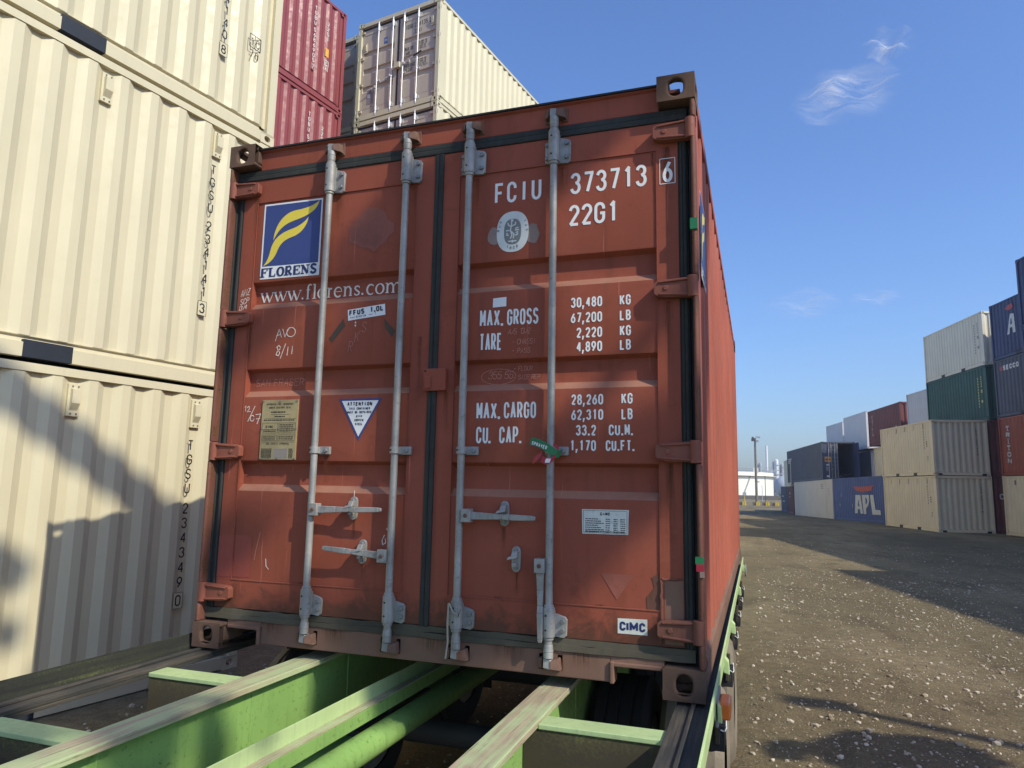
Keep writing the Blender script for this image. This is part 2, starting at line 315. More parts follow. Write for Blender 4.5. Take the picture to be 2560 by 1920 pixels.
# ---------------------------------------------------------------- stroke lettering
def arc(cx, cy, rx, ry, a0, a1, n=10):
    return [(cx + rx * math.cos(R(a0 + (a1 - a0) * i / n)), cy + ry * math.sin(R(a0 + (a1 - a0) * i / n))) for i in range(n + 1)]
def ring(cx, cy, rx, ry, n=20): return arc(cx, cy, rx, ry, 90, 450, n)
G = {
 'O': [arc(.5, .76, .5, .24, 0, 180) + arc(.5, .24, .5, .24, 180, 360) + [(1, .76)]],
 'C': [[(1, .70)] + arc(.5, .76, .5, .24, 0, 180) + arc(.5, .24, .5, .24, 180, 360) + [(1, .30)]],
 'G': [[(1, .70)] + arc(.5, .76, .5, .24, 0, 180) + arc(.5, .24, .5, .24, 180, 360) + [(1, .48), (.55, .48)]],
 '1': [[(.25, .82), (.6, 1), (.6, 0)]], 'I': [[(.5, 0), (.5, 1)]],
 '2': [arc(.5, .74, .5, .26, 175, -25) + [(0, 0)], [(0, 0), (1, 0)]],
 '3': [arc(.48, .76, .48, .24, 170, -90), arc(.48, .27, .52, .27, 85, -170)],
 '4': [[(.78, 0), (.78, 1)], [(.78, 1), (0, .3)], [(0, .3), (1.05, .3)]],
 '5': [[(.95, 1), (.08, 1), (.04, .55)] + arc(.46, .31, .52, .31, 120, -165)],
 '6': [[(.80, 1), (.22, .58), (.03, .38)], ring(.5, .30, .5, .30)],
 '7': [[(0, 1), (1, 1), (.38, 0)]],
 '8': [ring(.5, .76, .44, .24), ring(.5, .27, .5, .27)],
 '9': [[(.20, 0), (.78, .42), (.97, .62)], ring(.5, .70, .5, .30)],
 'A': [[(0, 0), (.5, 1), (1, 0)], [(.2, .33), (.8, .33)]],
 'B': [[(0, 0), (0, 1), (.5, 1)] + arc(.5, .76, .44, .24, 90, -90) + [(.02, .52)], [(.5, .52)] + arc(.5, .26, .5, .26, 90, -90) + [(0, 0)]],
 'D': [[(0, 0), (0, 1), (.4, 1)] + arc(.4, .7, .6, .3, 90, 0) + arc(.4, .3, .6, .3, 0, -90) + [(0, 0)]],
 'E': [[(.95, 1), (0, 1), (0, 0), (.95, 0)], [(0, .52), (.8, .52)]],
 'F': [[(.95, 1), (0, 1), (0, 0)], [(0, .52), (.8, .52)]],
 'H': [[(0, 0), (0, 1)], [(1, 0), (1, 1)], [(0, .5), (1, .5)]],
 'K': [[(0, 0), (0, 1)], [(1, 1), (.05, .42)], [(.35, .6), (1, 0)]],
 'L': [[(0, 1), (0, 0), (.95, 0)]],
 'M': [[(0, 0), (0, 1), (.5, .3), (1, 1), (1, 0)]],
 'N': [[(0, 0), (0, 1), (1, 0), (1, 1)]],
 'P': [[(0, 0), (0, 1), (.5, 1)] + arc(.5, .73, .5, .27, 90, -90) + [(0, .46)]],
 'R': [[(0, 0), (0, 1), (.5, 1)] + arc(.5, .74, .48, .26, 90, -90) + [(0, .48)], [(.5, .48), (1, 0)]],
 'S': [arc(.5, .76, .48, .24, 15, 270), arc(.5, .26, .5, .26, 90, -165)],
 'T': [[(0, 1), (1, 1)], [(.5, 1), (.5, 0)]],
 'U': [[(0, 1)] + arc(.5, .26, .5, .26, 180, 360) + [(1, 1)]],
 'V': [[(0, 1), (.5, 0), (1, 1)]], 'W': [[(0, 1), (.25, 0), (.5, .8), (.75, 0), (1, 1)]],
 'X': [[(0, 0), (1, 1)], [(0, 1), (1, 0)]], 'Y': [[(0, 1), (.5, .5), (1, 1)], [(.5, .5), (.5, 0)]],
 'Z': [[(0, 1), (1, 1), (0, 0), (1, 0)]], '/': [[(0, 0), (1, 1)]], '-': [[(.1, .5), (.9, .5)]],
}
G['0'] = G['O']; G['Q'] = G['O']; G['J'] = [[(1, 1)] + arc(.5, .26, .5, .26, 0, -180)]
class Face:
    """a writing surface: origin, right and up vectors, outward normal; strokes are laid in steps just proud of it"""
    def __init__(s, o, r, u, lift=0.0015):
        s.o, s.r, s.u = Vector(o), Vector(r).normalized(), Vector(u).normalized(); s.n = s.r.cross(s.u); s.k = 0; s.lift = lift
    def P(s, x, y, h=0.0): return s.o + s.r * x + s.u * y + s.n * (s.lift + h)
    def step(s): s.k = (s.k + 1) % 6; return s.k * 0.00012
def ribbon(mb, F, pts, wd, mat, taper=None):
    h = F.step(); L = []; n = len(pts)
    P = [Vector((p[0], p[1])) for p in pts]
    closed = (P[0] - P[-1]).length < 1e-6
    for i, p in enumerate(P):
        a = P[i] - P[i - 1] if i > 0 else (P[-1] - P[-2] if closed else P[1] - P[0])
        b = P[i + 1] - P[i] if i < n - 1 else (P[1] - P[0] if closed else P[-1] - P[-2])
        a = a.normalized() if a.length > 1e-9 else b.normalized(); b = b.normalized() if b.length > 1e-9 else a
        na = Vector((-a.y, a.x)); nb = Vector((-b.y, b.x)); m = na + nb
        m = m.normalized() if m.length > 1e-6 else na
        k = min(1.0 / max(0.35, m.dot(na)), 1.9)
        ww = wd * (taper(i / (n - 1)) if taper else 1.0) * 0.5 * k
        L.append((F.P(*(p + m * ww), h), F.P(*(p - m * ww), h)))
    vs = [q for pr in L for q in pr]
    mb.add(vs, [(2 * i, 2 * i + 1, 2 * i + 3, 2 * i + 2) for i in range(n - 1)], mat)
def poly(mb, F, pts, mat, h=0.0): mb.add([F.P(x, y, h) for x, y in pts], [tuple(range(len(pts)))], mat)
def rect(mb, F, x0, y0, x1, y1, mat, h=0.0): poly(mb, F, [(x0, y0), (x1, y0), (x1, y1), (x0, y1)], mat, h)
def strokes(pts, lw, sx, sy):
    """cut a stroke at sharp turns so a ribbon never folds over itself"""
    out, cur = [], [pts[0]]
    for i in range(1, len(pts)):
        cur.append(pts[i])
        if i < len(pts) - 1:
            a = Vector(((pts[i][0] - pts[i - 1][0]) * sx, (pts[i][1] - pts[i - 1][1]) * sy)); b = Vector(((pts[i + 1][0] - pts[i][0]) * sx, (pts[i + 1][1] - pts[i][1]) * sy))
            if a.length > 1e-9 and b.length > 1e-9 and a.angle(b) > R(52):
                d = a.normalized() * lw * .46; cur[-1] = (pts[i][0] + d.x / sx, pts[i][1] + d.y / sy); out.append(cur)
                cur = [pts[i]]
    out.append(cur); return out
def write(mb, F, text, x, y, h, wd, pitch, lw, mat, vertical=False, rot=0.0, vpitch=None, slant=0.0):
    """one letter cell is wd x h, cells stand pitch apart; x,y is the lower left of the first letter"""
    cx, cy = x, y
    for ch in text:
        g = G.get(ch); q = lw * 0.5
        def T(px, py):
            px, py = q + px * (wd - 2 * q), q + py * (h - 2 * q)
            px += slant * py
            if rot:
                c_, s_ = math.cos(rot), math.sin(rot); dx, dy = cx + px - x, cy + py - y
                return (x + dx * c_ - dy * s_, y + dx * s_ + dy * c_)
            return (cx + px, cy + py)
        if ch in '.,':
            a = lw * 0.6
            pts = [(cx, cy), (cx + 2 * a, cy), (cx + 2 * a, cy + 2 * a), (cx, cy + 2 * a)] if ch == '.' else [(cx - a * .3, cy - 2 * a), (cx + a, cy - 2 * a), (cx + 2 * a, cy + 2 * a), (cx, cy + 2 * a)]
            if rot:
                c_, s_ = math.cos(rot), math.sin(rot); pts = [(x + (u - x) * c_ - (v - y) * s_, y + (u - x) * s_ + (v - y) * c_) for u, v in pts]
            poly(mb, F, pts, mat, F.step())
        elif g:
            for st in g:
                for sg in strokes(st, lw, wd - lw, h - lw): ribbon(mb, F, [T(*p) for p in sg], lw, mat)
        if vertical: cy -= (vpitch or pitch)
        else: cx += pitch * (0.55 if ch in '.,' else 1.0)
def scrawl(mb, F, text, x, y, h, wd, pitch, lw, mat, slope=0.0, slant=0.25):
    rnd = random.Random(hash(text) % 999 if False else sum(map(ord, text)))
    cx = x
    for ch in text:
        for st in G.get(ch, []):
            pts = [(cx + (p[0] * wd) + slant * p[1] * h * .5 + rnd.uniform(-1, 1) * h * .03, y + slope * (cx - x) + p[1] * h * rnd.uniform(.94, 1.04)) for p in st]
            ribbon(mb, F, pts, lw, mat)
        cx += pitch * (0.6 if ch in ' 1/' else 1)

# ---------------------------------------------------------------- shared container hardware
def hole_plate(mb, c, r, u, wid, hei, hw, hh, th, mat, n=24, dark=None):
    """a plate wid x hei centred at c in the plane of r,u with a stadium hole hw x hh, thickness th behind it"""
    c, r, u = Vector(c), Vector(r), Vector(u); nrm = r.cross(u)
    out, inn = [], []
    for i in range(n):
        a = 2 * math.pi * (i + 0.5) / n; ca, sa = math.cos(a), math.sin(a)
        k = min(wid / 2 / abs(ca) if abs(ca) > 1e-6 else 9, hei / 2 / abs(sa) if abs(sa) > 1e-6 else 9)
        out.append((ca * k, sa * k))
        rr = min(hw, hh) / 2; ex, ey = max(0, hw / 2 - rr), max(0, hh / 2 - rr)
        inn.append((ca * rr + math.copysign(ex, ca), sa * rr + math.copysign(ey, sa)))
    # square the outer ring's corners
    for sx in (-1, 1):
        for sy in (-1, 1):
            j = min(range(n), key=lambda i: (out[i][0] - sx * wid / 2) ** 2 + (out[i][1] - sy * hei / 2) ** 2); out[j] = (sx * wid / 2, sy * hei / 2)
    P = lambda q, d: c + r * q[0] + u * q[1] - nrm * d
    vs = [P(q, 0) for q in out] + [P(q, 0) for q in inn] + [P(q, th) for q in inn] + [P(q, th) for q in out]
    fs = []
    for i in range(n):
        j = (i + 1) % n
        fs += [(i, j, n + j, n + i), (n + i, n + j, 2 * n + j, 2 * n + i), (2 * n + i, 2 * n + j, 3 * n + j, 3 * n + i)]
    mb.add(vs, fs, mat)
_cast = {}
def casting_mesh(mat, deep=True):
    """corner casting, outer corner at the origin, body toward +x +y +z (end face y=0, side face x=0)"""
    if (mat, deep) in _cast: return _cast[(mat, deep)]
    mb = MB(); W, D, H = 0.162, 0.178, 0.118
    hole_plate(mb, (W / 2, 0, H / 2), (1, 0, 0), (0, 0, 1), W, H, 0.064, 0.079, 0.028, mat)
    hole_plate(mb, (0, D / 2, H / 2), (0, -1, 0), (0, 0, 1), D, H, 0.079, 0.064, 0.028, mat)
    hole_plate(mb, (W / 2, D / 2, 0), (1, 0, 0), (0, -1, 0), W, D, 0.064, 0.124, 0.028, mat)
    mb.box(W - 0.02, W, 0.028, D, 0.028, H - 0.02, mat); mb.box(0.028, W - 0.02, D - 0.02, D, 0.028, H - 0.02, mat)
    mb.box(0.0, W, 0.0, D, H - 0.02, H, mat)
    o = mb.build('corner_casting'); me = o.data; bpy.data.objects.remove(o); _cast[(mat, deep)] = me; return me
def castings(parent, W, L, H, mat, flips=((-1, 0, 0), (1, 0, 0), (-1, 1, 0), (1, 1, 0), (-1, 0, 1), (1, 0, 1), (-1, 1, 1), (1, 1, 1)), bevel=None):
    me = casting_mesh(mat)
    for sx, fy, fz in flips:
        o = bpy.data.objects.new('corner_casting', me); C.objects.link(o); o.parent = parent
        o.location = (sx * W / 2, L if fy else 0, H if fz else 0)
        o.scale = (-sx, -1 if fy else 1, -1 if fz else 1)
        if bevel:
            bv = o.modifiers.new('bevel', 'BEVEL'); bv.width = bevel; bv.segments = 3; bv.limit_method = 'ANGLE'; bv.angle_limit = R(60)
def corrugation(a, b, pitch=0.278, depth=0.036, flat=0.072, slope=0.067, phase=0.0):
    """trapezoid wave as (t, inset) pairs"""
    pts = [(a, 0.0)]; t = a + phase
    cyc = [(0, 0.0), (flat, 0.0), (flat + slope, depth), (2 * flat + slope, depth)]
    while t < b:
        for d, q in cyc:
            if a < t + d < b: pts.append((t + d, q))
        t += pitch
    pts.append((b, pts[-1][1])); return pts
def side_panel(parent, sx, W, L, z0, z1, mat, phase=0.0, flat_sheet=False, out=0.008):
    x = sx * (W / 2 - out)
    mb = MB()
    if flat_sheet:
        mb.box(min(x, x - sx * .03), max(x, x - sx * .03), 0.1, L - 0.1, z0, z1, mat)
        for yy in ([0.5, L - 1.2] if flat_sheet == 1 else [1.2, L - 1.0]):
            mb.box(min(x, x + sx * .004), max(x, x + sx * .004), yy - .015, yy + .015, z0 + .02, z1 - .02, mat)
    else:
        prof = [(x - sx * d, t) for t, d in corrugation(0.09, L - 0.09, phase=phase)]
        mb.sheet(prof, 'z', z0, z1, mat)
    return mb.build('side_panel', parent)
def end_wall(parent, y, W, z0, z1, mat, sgn=-1):
    prof = [(t, y - sgn * (0.012 + d)) for t, d in corrugation(-W / 2 + 0.07, W / 2 - 0.07, pitch=0.25, depth=0.045, flat=0.07, slope=0.055, phase=0.02)]
    mb = MB(); mb.sheet(prof, 'z', z0, z1, mat); return mb.build('end_wall', parent)
def frame(parent, W, L, H, mat, dark, pockets=True, hc=False):
    mb = MB()
    for sx in (-1, 1):
        a, b = sx * W / 2, sx * (W / 2 - 0.06); x0, x1 = min(a, b), max(a, b)
        mb.box(x0, x1, 0.178, L - 0.178, H - 0.075, H - 0.012, mat)                      # top rail
        # bottom rail: outer face, inward lip and recessed web
        o = lambda d: sx * (W / 2 - d)
        prof = [(o(0.002), 0.012), (o(0.002), 0.118), (o(0.030), 0.126), (o(0.034), 0.160), (o(0.012), 0.168), (o(0.012), 0.174), (o(0.07), 0.174), (o(0.07), 0.012)]
        mb.prism(prof, 'y', 0.178, L - 0.178, mat)
        for fy in (0, 1):
            y0, y1 = (0.006, 0.10) if not fy else (L - 0.10, L - 0.006)
            p0, p1 = (min(o(0.003), o(0.10)), max(o(0.003), o(0.10)))
            mb.box(p0, p1, y0, y1, 0.118, H - 0.118, mat)                                 # corner posts
    for y0, y1 in ((0.012, 0.07), (L - 0.07, L - 0.012)):
        mb.box(-W / 2 + 0.162, W / 2 - 0.162, y0, y1, H - 0.11, H - 0.008, mat)
        mb.box(-W / 2 + 0.162, W / 2 - 0.162, y0, y1, 0.014, 0.15, mat)
    fr = mb.build('frame', parent)
    if pockets:
        for sx in (-1, 1):
            for q in (-1, 1):
                m2 = MB(); yc = L / 2 + q * 1.025; o = lambda d: sx * (W / 2 - d)
                x0, x1 = min(o(-0.002), o(0.06)), max(o(-0.002), o(0.06))
                m2.box(x0, x1, yc - 0.18, yc + 0.18, 0.011, 0.140, 'pocket'); m2.build('fork_pocket', parent)
    return fr
def vent(parent, sx, W, L, y, z):
    mb = MB(); o = lambda d: sx * (W / 2 - d)
    b = lambda d0, d1, y0, y1, z0, z1, mt: mb.box(min(o(d0), o(d1)), max(o(d0), o(d1)), y0, y1, z0, z1, mt)
    b(0.012, 0.050, y - .05, y + .05, z - .13, z + .12, 'tan')
    x0, x1 = o(0.012), o(-0.022)
    mb.hexa([(x0, y - .032, z - .085), (x0, y + .032, z - .085), (x0, y + .032, z + .085), (x0, y - .032, z + .085)],
            [(x1, y - .032, z - .03), (x1, y + .032, z - .03), (x1, y + .032, z + .075), (x1, y - .032, z + .075)], 'tan')
    for zz in (z - .11, z + .103):
        mb.cyl((o(.012), y - .02, zz), (o(.004), y - .02, zz), .006, 'bolt', 8); mb.cyl((o(.012), y + .025, zz), (o(.004), y + .025, zz), .006, 'bolt', 8)
    return mb.build('vent_cover', parent)
def box_container(name, label, loc, az, L, H, mat, endmat=None, group=None, tilt=0.0, flat_sheet=False, pockets=True, phase=0.0, cast=None, roof='roofm', ends=('wall', 'wall'), W=2.438):
    t = thing(name, label, 'container', loc, az, group, tilt)
    cast = cast or mat; endmat = endmat or mat
    frame(t, W, L, H, mat, mat, pockets)
    for sx in (-1, 1): side_panel(t, sx, W, L, 0.172, H - 0.07, mat, phase, flat_sheet)
    if ends[0] == 'wall': end_wall(t, 0.03, W, 0.15, H - 0.11, endmat)
    if ends[1] == 'wall': end_wall(t, L - 0.03, W, 0.15, H - 0.11, endmat, 1)
    mb = MB(); mb.box(-W / 2 + 0.06, W / 2 - 0.06, 0.07, L - 0.07, H - 0.035, H - 0.02, roof)
    mb.box(-W / 2 + 0.07, W / 2 - 0.07, 0.07, L - 0.07, 0.13, 0.16, 'dark_steel')
    mb.build('roof', t)
    castings(t, W, L, H, cast)
    return t
def at_corner(x, y, az, sx, W=2.438):
    """centre line position for a container whose lower corner on side sx stands at x, y"""
    a = R(az); return (x - sx * math.cos(a) * W / 2, y + sx * math.sin(a) * W / 2)

# ================================================================ GROUND
def gz(y):
    return 0.0 if y < 39 else (-0.0135 * (y - 39) if y < 66 else -0.3645)
def ground():
    ys = [-400, -60, -20, -10, 0, 10, 20, 30, 36, 39, 42, 46, 52, 58, 63, 66, 70, 80, 100, 150, 220, 400, 900, 3000]
    xs = [-3000, -900, -300, -60, -30, -10, 0, 10, 20, 40, 80, 300, 900, 3000]
    mb = MB(); n = len(xs)
    vs = [(x, y, gz(y)) for y in ys for x in xs]
    mb.add(vs, [(j * n + i, j * n + i + 1, (j + 1) * n + i + 1, (j + 1) * n + i) for j in range(len(ys) - 1) for i in range(n - 1)], 'ground')
    o = mb.build('ground', None, 60); tag(o, kind='structure')
def ground_mat():
    m, t, b = newmat('packed dirt', 0.95, 0, 0.2)
    o = nn(t, 'ShaderNodeTexCoord').outputs['Object']
    big = noise(t, mapped(t, o, (0.35, 0.13, 1)), 1.0, 6, 0.6)
    c = ramp(t, big, [(0.3, (0.135, 0.106, 0.053)), (0.5, (0.235, 0.186, 0.098)), (0.7, (0.38, 0.31, 0.175))])
    tr = noise(t, mapped(t, o, (1.6, 0.06, 1)), 1.0, 4, 0.6)
    c = mix(t, ramp(t, tr, [(0.45, (0, 0, 0)), (0.7, (0.45,) * 3)]), c, (0.118, 0.090, 0.047))
    pt = noise(t, mapped(t, o, (0.9, 0.55, 1), (7, 3, 0)), 1.0, 7, 0.68, 0.4)
    c = mix(t, ramp(t, pt, [(0.53, (0, 0, 0)), (0.64, (0.65,) * 3)]), c, (0.078, 0.057, 0.034))
    c = mix(t, ramp(t, pt, [(0.30, (0.5,) * 3), (0.42, (0, 0, 0))]), c, (0.41, 0.335, 0.20))
    mid = noise(t, o, 7.0, 7, 0.7)
    c = mix(t, ramp(t, mid, [(0.42, (0.5,) * 3), (0.6, (0, 0, 0))]), c, (0.115, 0.088, 0.054))
    vo = nn(t, 'ShaderNodeTexVoronoi'); vo.inputs['Scale'].default_value = 30; t.links.new(o, vo.inputs['Vector'])
    keep = nn(t, 'ShaderNodeSeparateColor'); t.links.new(vo.outputs['Color'], keep.inputs[0])
    st = ramp(t, vo.outputs['Distance'], [(0.20, (1, 1, 1)), (0.32, (0, 0, 0))])
    sel = ramp(t, keep.outputs[0], [(0.80, (0, 0, 0)), (0.84, (0.75,) * 3)])
    c = mix(t, math_(t, 'MULTIPLY', st, sel), c, (0.40, 0.34, 0.235))
    vf = nn(t, 'ShaderNodeTexVoronoi'); vf.inputs['Scale'].default_value = 95; t.links.new(o, vf.inputs['Vector'])
    sf = nn(t, 'ShaderNodeSeparateColor'); t.links.new(vf.outputs['Color'], sf.inputs[0])
    c = mix(t, ramp(t, sf.outputs[1], [(0.70, (0, 0, 0)), (0.95, (0.6,) * 3)]), c, (0.33, 0.265, 0.155))
    t.links.new(c, b.inputs['Base Color'])
    bp = nn(t, 'ShaderNodeBump'); bp.inputs['Strength'].default_value = 0.9; bp.inputs['Distance'].default_value = 0.07
    h = math_(t, 'ADD', math_(t, 'MULTIPLY', mid, 0.6), math_(t, 'MULTIPLY', noise(t, o, 48, 5, 0.75), 0.45))
    h = math_(t, 'ADD', h, math_(t, 'MULTIPLY', math_(t, 'MULTIPLY', st, sel), 0.3))
    t.links.new(h, bp.inputs['Height']); t.links.new(bp.outputs['Normal'], b.inputs['Normal'])
    M['ground'] = m
    m, t, b = newmat('pale stones', 0.9, 0, 0.2)
    oi = nn(t, 'ShaderNodeTexCoord').outputs['Object']
    c = ramp(t, noise(t, oi, 3.3, 2), [(0.35, (0.25, 0.20, 0.13)), (0.65, (0.60, 0.53, 0.40))])
    t.links.new(c, b.inputs['Base Color']); M['stone'] = m
ground_mat(); ground()
def stones():
    rnd = random.Random(3); vs, fs = [], []
    base = []
    bm = bmesh.new(); bmesh.ops.create_icosphere(bm, subdivisions=1, radius=1.0)
    bv = [v.co.copy() for v in bm.verts]; bf = [[v.index for v in f.verts] for f in bm.faces]; bm.free()
    def put(x, y, r):
        o = len(vs); a = rnd.uniform(0, 6.28); sx, sy, sz = r * rnd.uniform(.8, 1.4), r * rnd.uniform(.6, 1.1), r * rnd.uniform(.45, .8)
        ca, sa = math.cos(a), math.sin(a)
        for p in bv:
            k = rnd.uniform(.78, 1.15); px, py, pz = p.x * sx * k, p.y * sy * k, p.z * sz * k
            vs.append((x + px * ca - py * sa, y + px * sa + py * ca, gz(y) + sz * 0.45 + pz))
        fs.extend([[o + i for i in f] for f in bf])
    cl = [(rnd.uniform(1.3, 6), rnd.uniform(1, 14), rnd.uniform(.3, 1.2)) for _ in range(60)]
    for i in range(12000):
        if rnd.random() < 0.5:
            c = rnd.choice(cl); x, y = rnd.gauss(c[0], c[2]), rnd.gauss(c[1], c[2])
        else:
            y = 0.3 + 24 * rnd.random() ** 1.7; x = rnd.uniform(1.25, 3.2 + y * 0.36)
        if x < 1.32: continue
        put(x, y, min(0.027, 0.0034 * math.exp(abs(rnd.gauss(0, .85)))))
    for i in range(1500):
        put(rnd.uniform(-3.2, 1.2), rnd.uniform(-1.5, 6), min(0.03, 0.007 * math.exp(abs(rnd.gauss(0, .7)))))
    me = bpy.data.meshes.new('gravel'); me.from_pydata(vs, [], fs); me.materials.append(M['stone'])
    o = bpy.data.objects.new('gravel', me); C.objects.link(o); tag(o, 'pale loose stones scattered over the brown dirt yard', 'gravel', kind='stuff')
stones()

# ================================================================ THE RED CONTAINER ON THE CHASSIS
W20, L20, H20 = 2.438, 6.058, 2.591
def z_knob(mb, x, y, z, s, mat='cam', mat2='galv'):
    """cam on the bar end and the keeper bracket round it; s = +1 top, -1 bottom"""
    mb.cyl((x, y, z - s * .075), (x, y, z - s * .045), .0185, mat2, 14, .0215)
    mb.cyl((x, y, z - s * .045), (x, y, z - s * .02), .0205, mat2, 14)
    mb.hexa([(x - .020, y - .012, z - .018), (x + .016, y - .014, z - .022), (x + .018, y + .026, z - .022), (x - .020, y + .026, z - .018)],
            [(x - .018, y - .012, z + .020), (x + .014, y - .010, z + .016), (x + .014, y + .026, z + .018), (x - .018, y + .026, z + .022)], mat2)
    mb.hexa([(x + .012, y - .018, z - .020), (x + .052, y + .004, z - .028), (x + .052, y + .040, z - .028), (x + .012, y + .040, z - .020)],
            [(x + .012, y - .016, z + .012), (x + .040, y + .002, z + .020), (x + .046, y + .040, z + .024), (x + .012, y + .040, z + .014)], mat)
    mb.hexa([(x - .046, y + .006, z - .022), (x - .028, y - .006, z - .020), (x - .026, y + .040, z - .020), (x - .046, y + .040, z - .022)],
            [(x - .048, y + .008, z + .016), (x - .026, y - .004, z + .020), (x - .026, y + .040, z + .020), (x - .048, y + .040, z + .016)], mat)
    mb.box(x - .050, x - .024, y + .030, y + .046, z - .034, z + .034, mat); mb.box(x + .030, x + .056, y + .030, y + .046, z - .034, z + .034, mat)
def locking_bar(parent, x, y, both, z0=0.085, z1=2.510, detail=True, mats=('galv', 'cam', 'bolt')):
    g, cm, bo = mats
    mb = MB(); mb.cyl((x, y, z0 + .07), (x, y, z1 - .07), 0.0165, g, 18)
    for s, z in ((1, z1), (-1, z0)): z_knob(mb, x, y, z, s, cm, g)
    o = mb.build('locking_bar', parent, 40, bevel=0.0025 if detail else None)
    for a, b in ((2.271, 2.419), (0.190, 0.308)):
        m2 = MB(); m2.cyl((x, y, a), (x, y, b), 0.0262, g, 18)
        m2.cyl((x, y, a - .012), (x, y, a + .003), 0.0215, g, 18); m2.cyl((x, y, b - .003), (x, y, b + .012), 0.0215, g, 18)
        lo = a + .006; hi = b - .038
        fl = [(x - (.046 if both else .028), lo), (x + .060, lo - .010), (x + .072, lo), (x + .074, hi - .01), (x + .066, hi), (x + .026, hi + .012), (x - (.036 if both else .026), hi), (x - (.046 if both else .028), hi - .02)]
        m2.prism([(u, q) for u, q in fl], 'y', 0.040, 0.054, g)
        m2.box(x - .024, x + .024, y, .045, a + .008, b - .012, g)
        bx = [x + .056] + ([x - .036] if both else [])
        for u in bx:
            for q in (lo + .02, hi - .018): m2.cyl((u, .041, q), (u, .028, q), .0105, bo, 6)
        for q in (a + .03, b - .03): m2.cyl((x - .006, y - .0245, q), (x - .006, y - .0285, q), .0045, 'hole', 8)
        m2.build('bearing_bracket', parent, 40, bevel=0.003 if detail else None)
    m3 = MB(); m3.cyl((x, y, .943), (x, y, .975), 0.0235, g, 18)
    m3.box(x - .026, x + .074, .036, .054, .940, .977, g); m3.box(x - .022, x + .022, y, .04, .943, .975, g)
    m3.cyl((x + .055, .037, .958), (x + .055, .024, .958), .0105, bo, 6); m3.cyl((x - .010, y - .022, .960), (x - .010, y - .026, .960), .0045, 'hole', 8)
    m3.build('bar_guide', parent, 40, bevel=0.003 if detail else None)
    return o
def handle_retainer(parent, x, z0, z1, mats=('galv', 'cam', 'bolt')):
    g, cm, bo = mats; mb = MB(); zc = (z0 + z1) / 2; hw = .0195
    pr = [(x + hw * math.cos(R(a)), (z1 - hw) + hw * math.sin(R(a))) for a in range(0, 181, 30)] + [(x + hw * math.cos(R(a)), (z0 + hw) + hw * math.sin(R(a))) for a in range(180, 361, 30)]
    mb.prism(pr, 'y', .042, .056, g)
    for z in (z0 + .019, z1 - .019): mb.cyl((x, .043, z), (x, .031, z), .0095, bo, 6)
    mb.hexa([(x - .016, .008, zc + .006), (x + .012, .002, zc + .006), (x + .014, .044, zc + .006), (x - .012, .044, zc + .006)],
            [(x - .010, .018, zc + .034), (x + .014, .018, zc + .034), (x + .014, .044, zc + .036), (x - .010, .044, zc + .036)], g)
    mb.hexa([(x - .030, .000, zc - .002), (x + .016, -.004, zc + .008), (x + .016, .030, zc + .008), (x - .028, .030, zc - .002)],
            [(x - .022, .004, zc + .012), (x + .018, .000, zc + .020), (x + .018, .030, zc + .020), (x - .022, .030, zc + .012)], g)
    mb.box(x - .010, x + .010, .012, .044, zc - .030, zc - .012, g)
    return mb.build('handle_retainer', parent, 40, bevel=0.002)
def handle(parent, hx, hz, tx, tz, g='galv', vertical=False):
    mb = MB(); y = .010; d = Vector((tx - hx, 0, tz - hz)); L = d.length; d.normalize(); p = Vector((-d.z, 0, d.x))
    if p.z < 0 and not vertical: p = -p
    mb.box(hx - .022, hx + .022, -.008, .034, hz - .029, hz + .029, g)
    mb.cyl((hx, -.007, hz), (hx, -.014, hz), .009, 'cam', 12)
    def sec(t, hh, y0, y1):
        c = Vector((hx, 0, hz)) + d * t
        return [(c.x - p.x * hh, y0, c.z - p.z * hh), (c.x - p.x * hh, y1, c.z - p.z * hh), (c.x + p.x * hh, y1, c.z + p.z * hh), (c.x + p.x * hh, y0, c.z + p.z * hh)]
    S = [sec(.018, .017, .006, .018), sec(L * .32, .014, .004, .016), sec(L * .52, .011, .0, .012), sec(L * .62, .013, -.004, .008), sec(L * .96, .0105, -.008, .004), sec(L, .007, -.007, .003)]
    for a, b in zip(S[:-1], S[1:]): mb.hexa(a, b, g)
    return mb.build('handle', parent, 40, bevel=0.0025)
def hinge(parent, sx, z, mat, xpost=1.216, xtip=1.035, big=True):
    mb = MB(); q = lambda v: sx * v
    pr = [(q(xpost), z - .042), (q(xpost), z + .042), (q(1.165), z + .041), (q(1.075), z + .036), (q(xtip + .012), z + .032), (q(xtip), z + .022), (q(xtip), z - .022), (q(xtip + .012), z - .032), (q(1.09), z - .040)]
    mb.prism(pr, 'y', .018, .052, mat)
    for s in (1, -1):
        mb.hexa([(q(1.19), .008, z + s * .038), (q(1.19), .008, z + s * .030), (q(1.19), .019, z + s * .028), (q(1.19), .019, z + s * .040)],
                [(q(xtip + .02), .012, z + s * .029), (q(xtip + .02), .012, z + s * .022), (q(xtip + .02), .019, z + s * .021), (q(xtip + .02), .019, z + s * .031)], mat)
    mb.cyl((q(1.195), .020, z - .046), (q(1.195), .020, z + .046), .022, mat, 14)
    mb.cyl((q(1.085), .018, z), (q(1.085), .014, z), .011, mat, 14)
    return mb.build('hinge', parent, 45, bevel=0.004 if big else None)
TROUGH = ((0.757, 0.790, 0.893, 0.908), (1.232, 1.264, 1.361, 1.376), (1.695, 1.728, 1.822, 1.838))
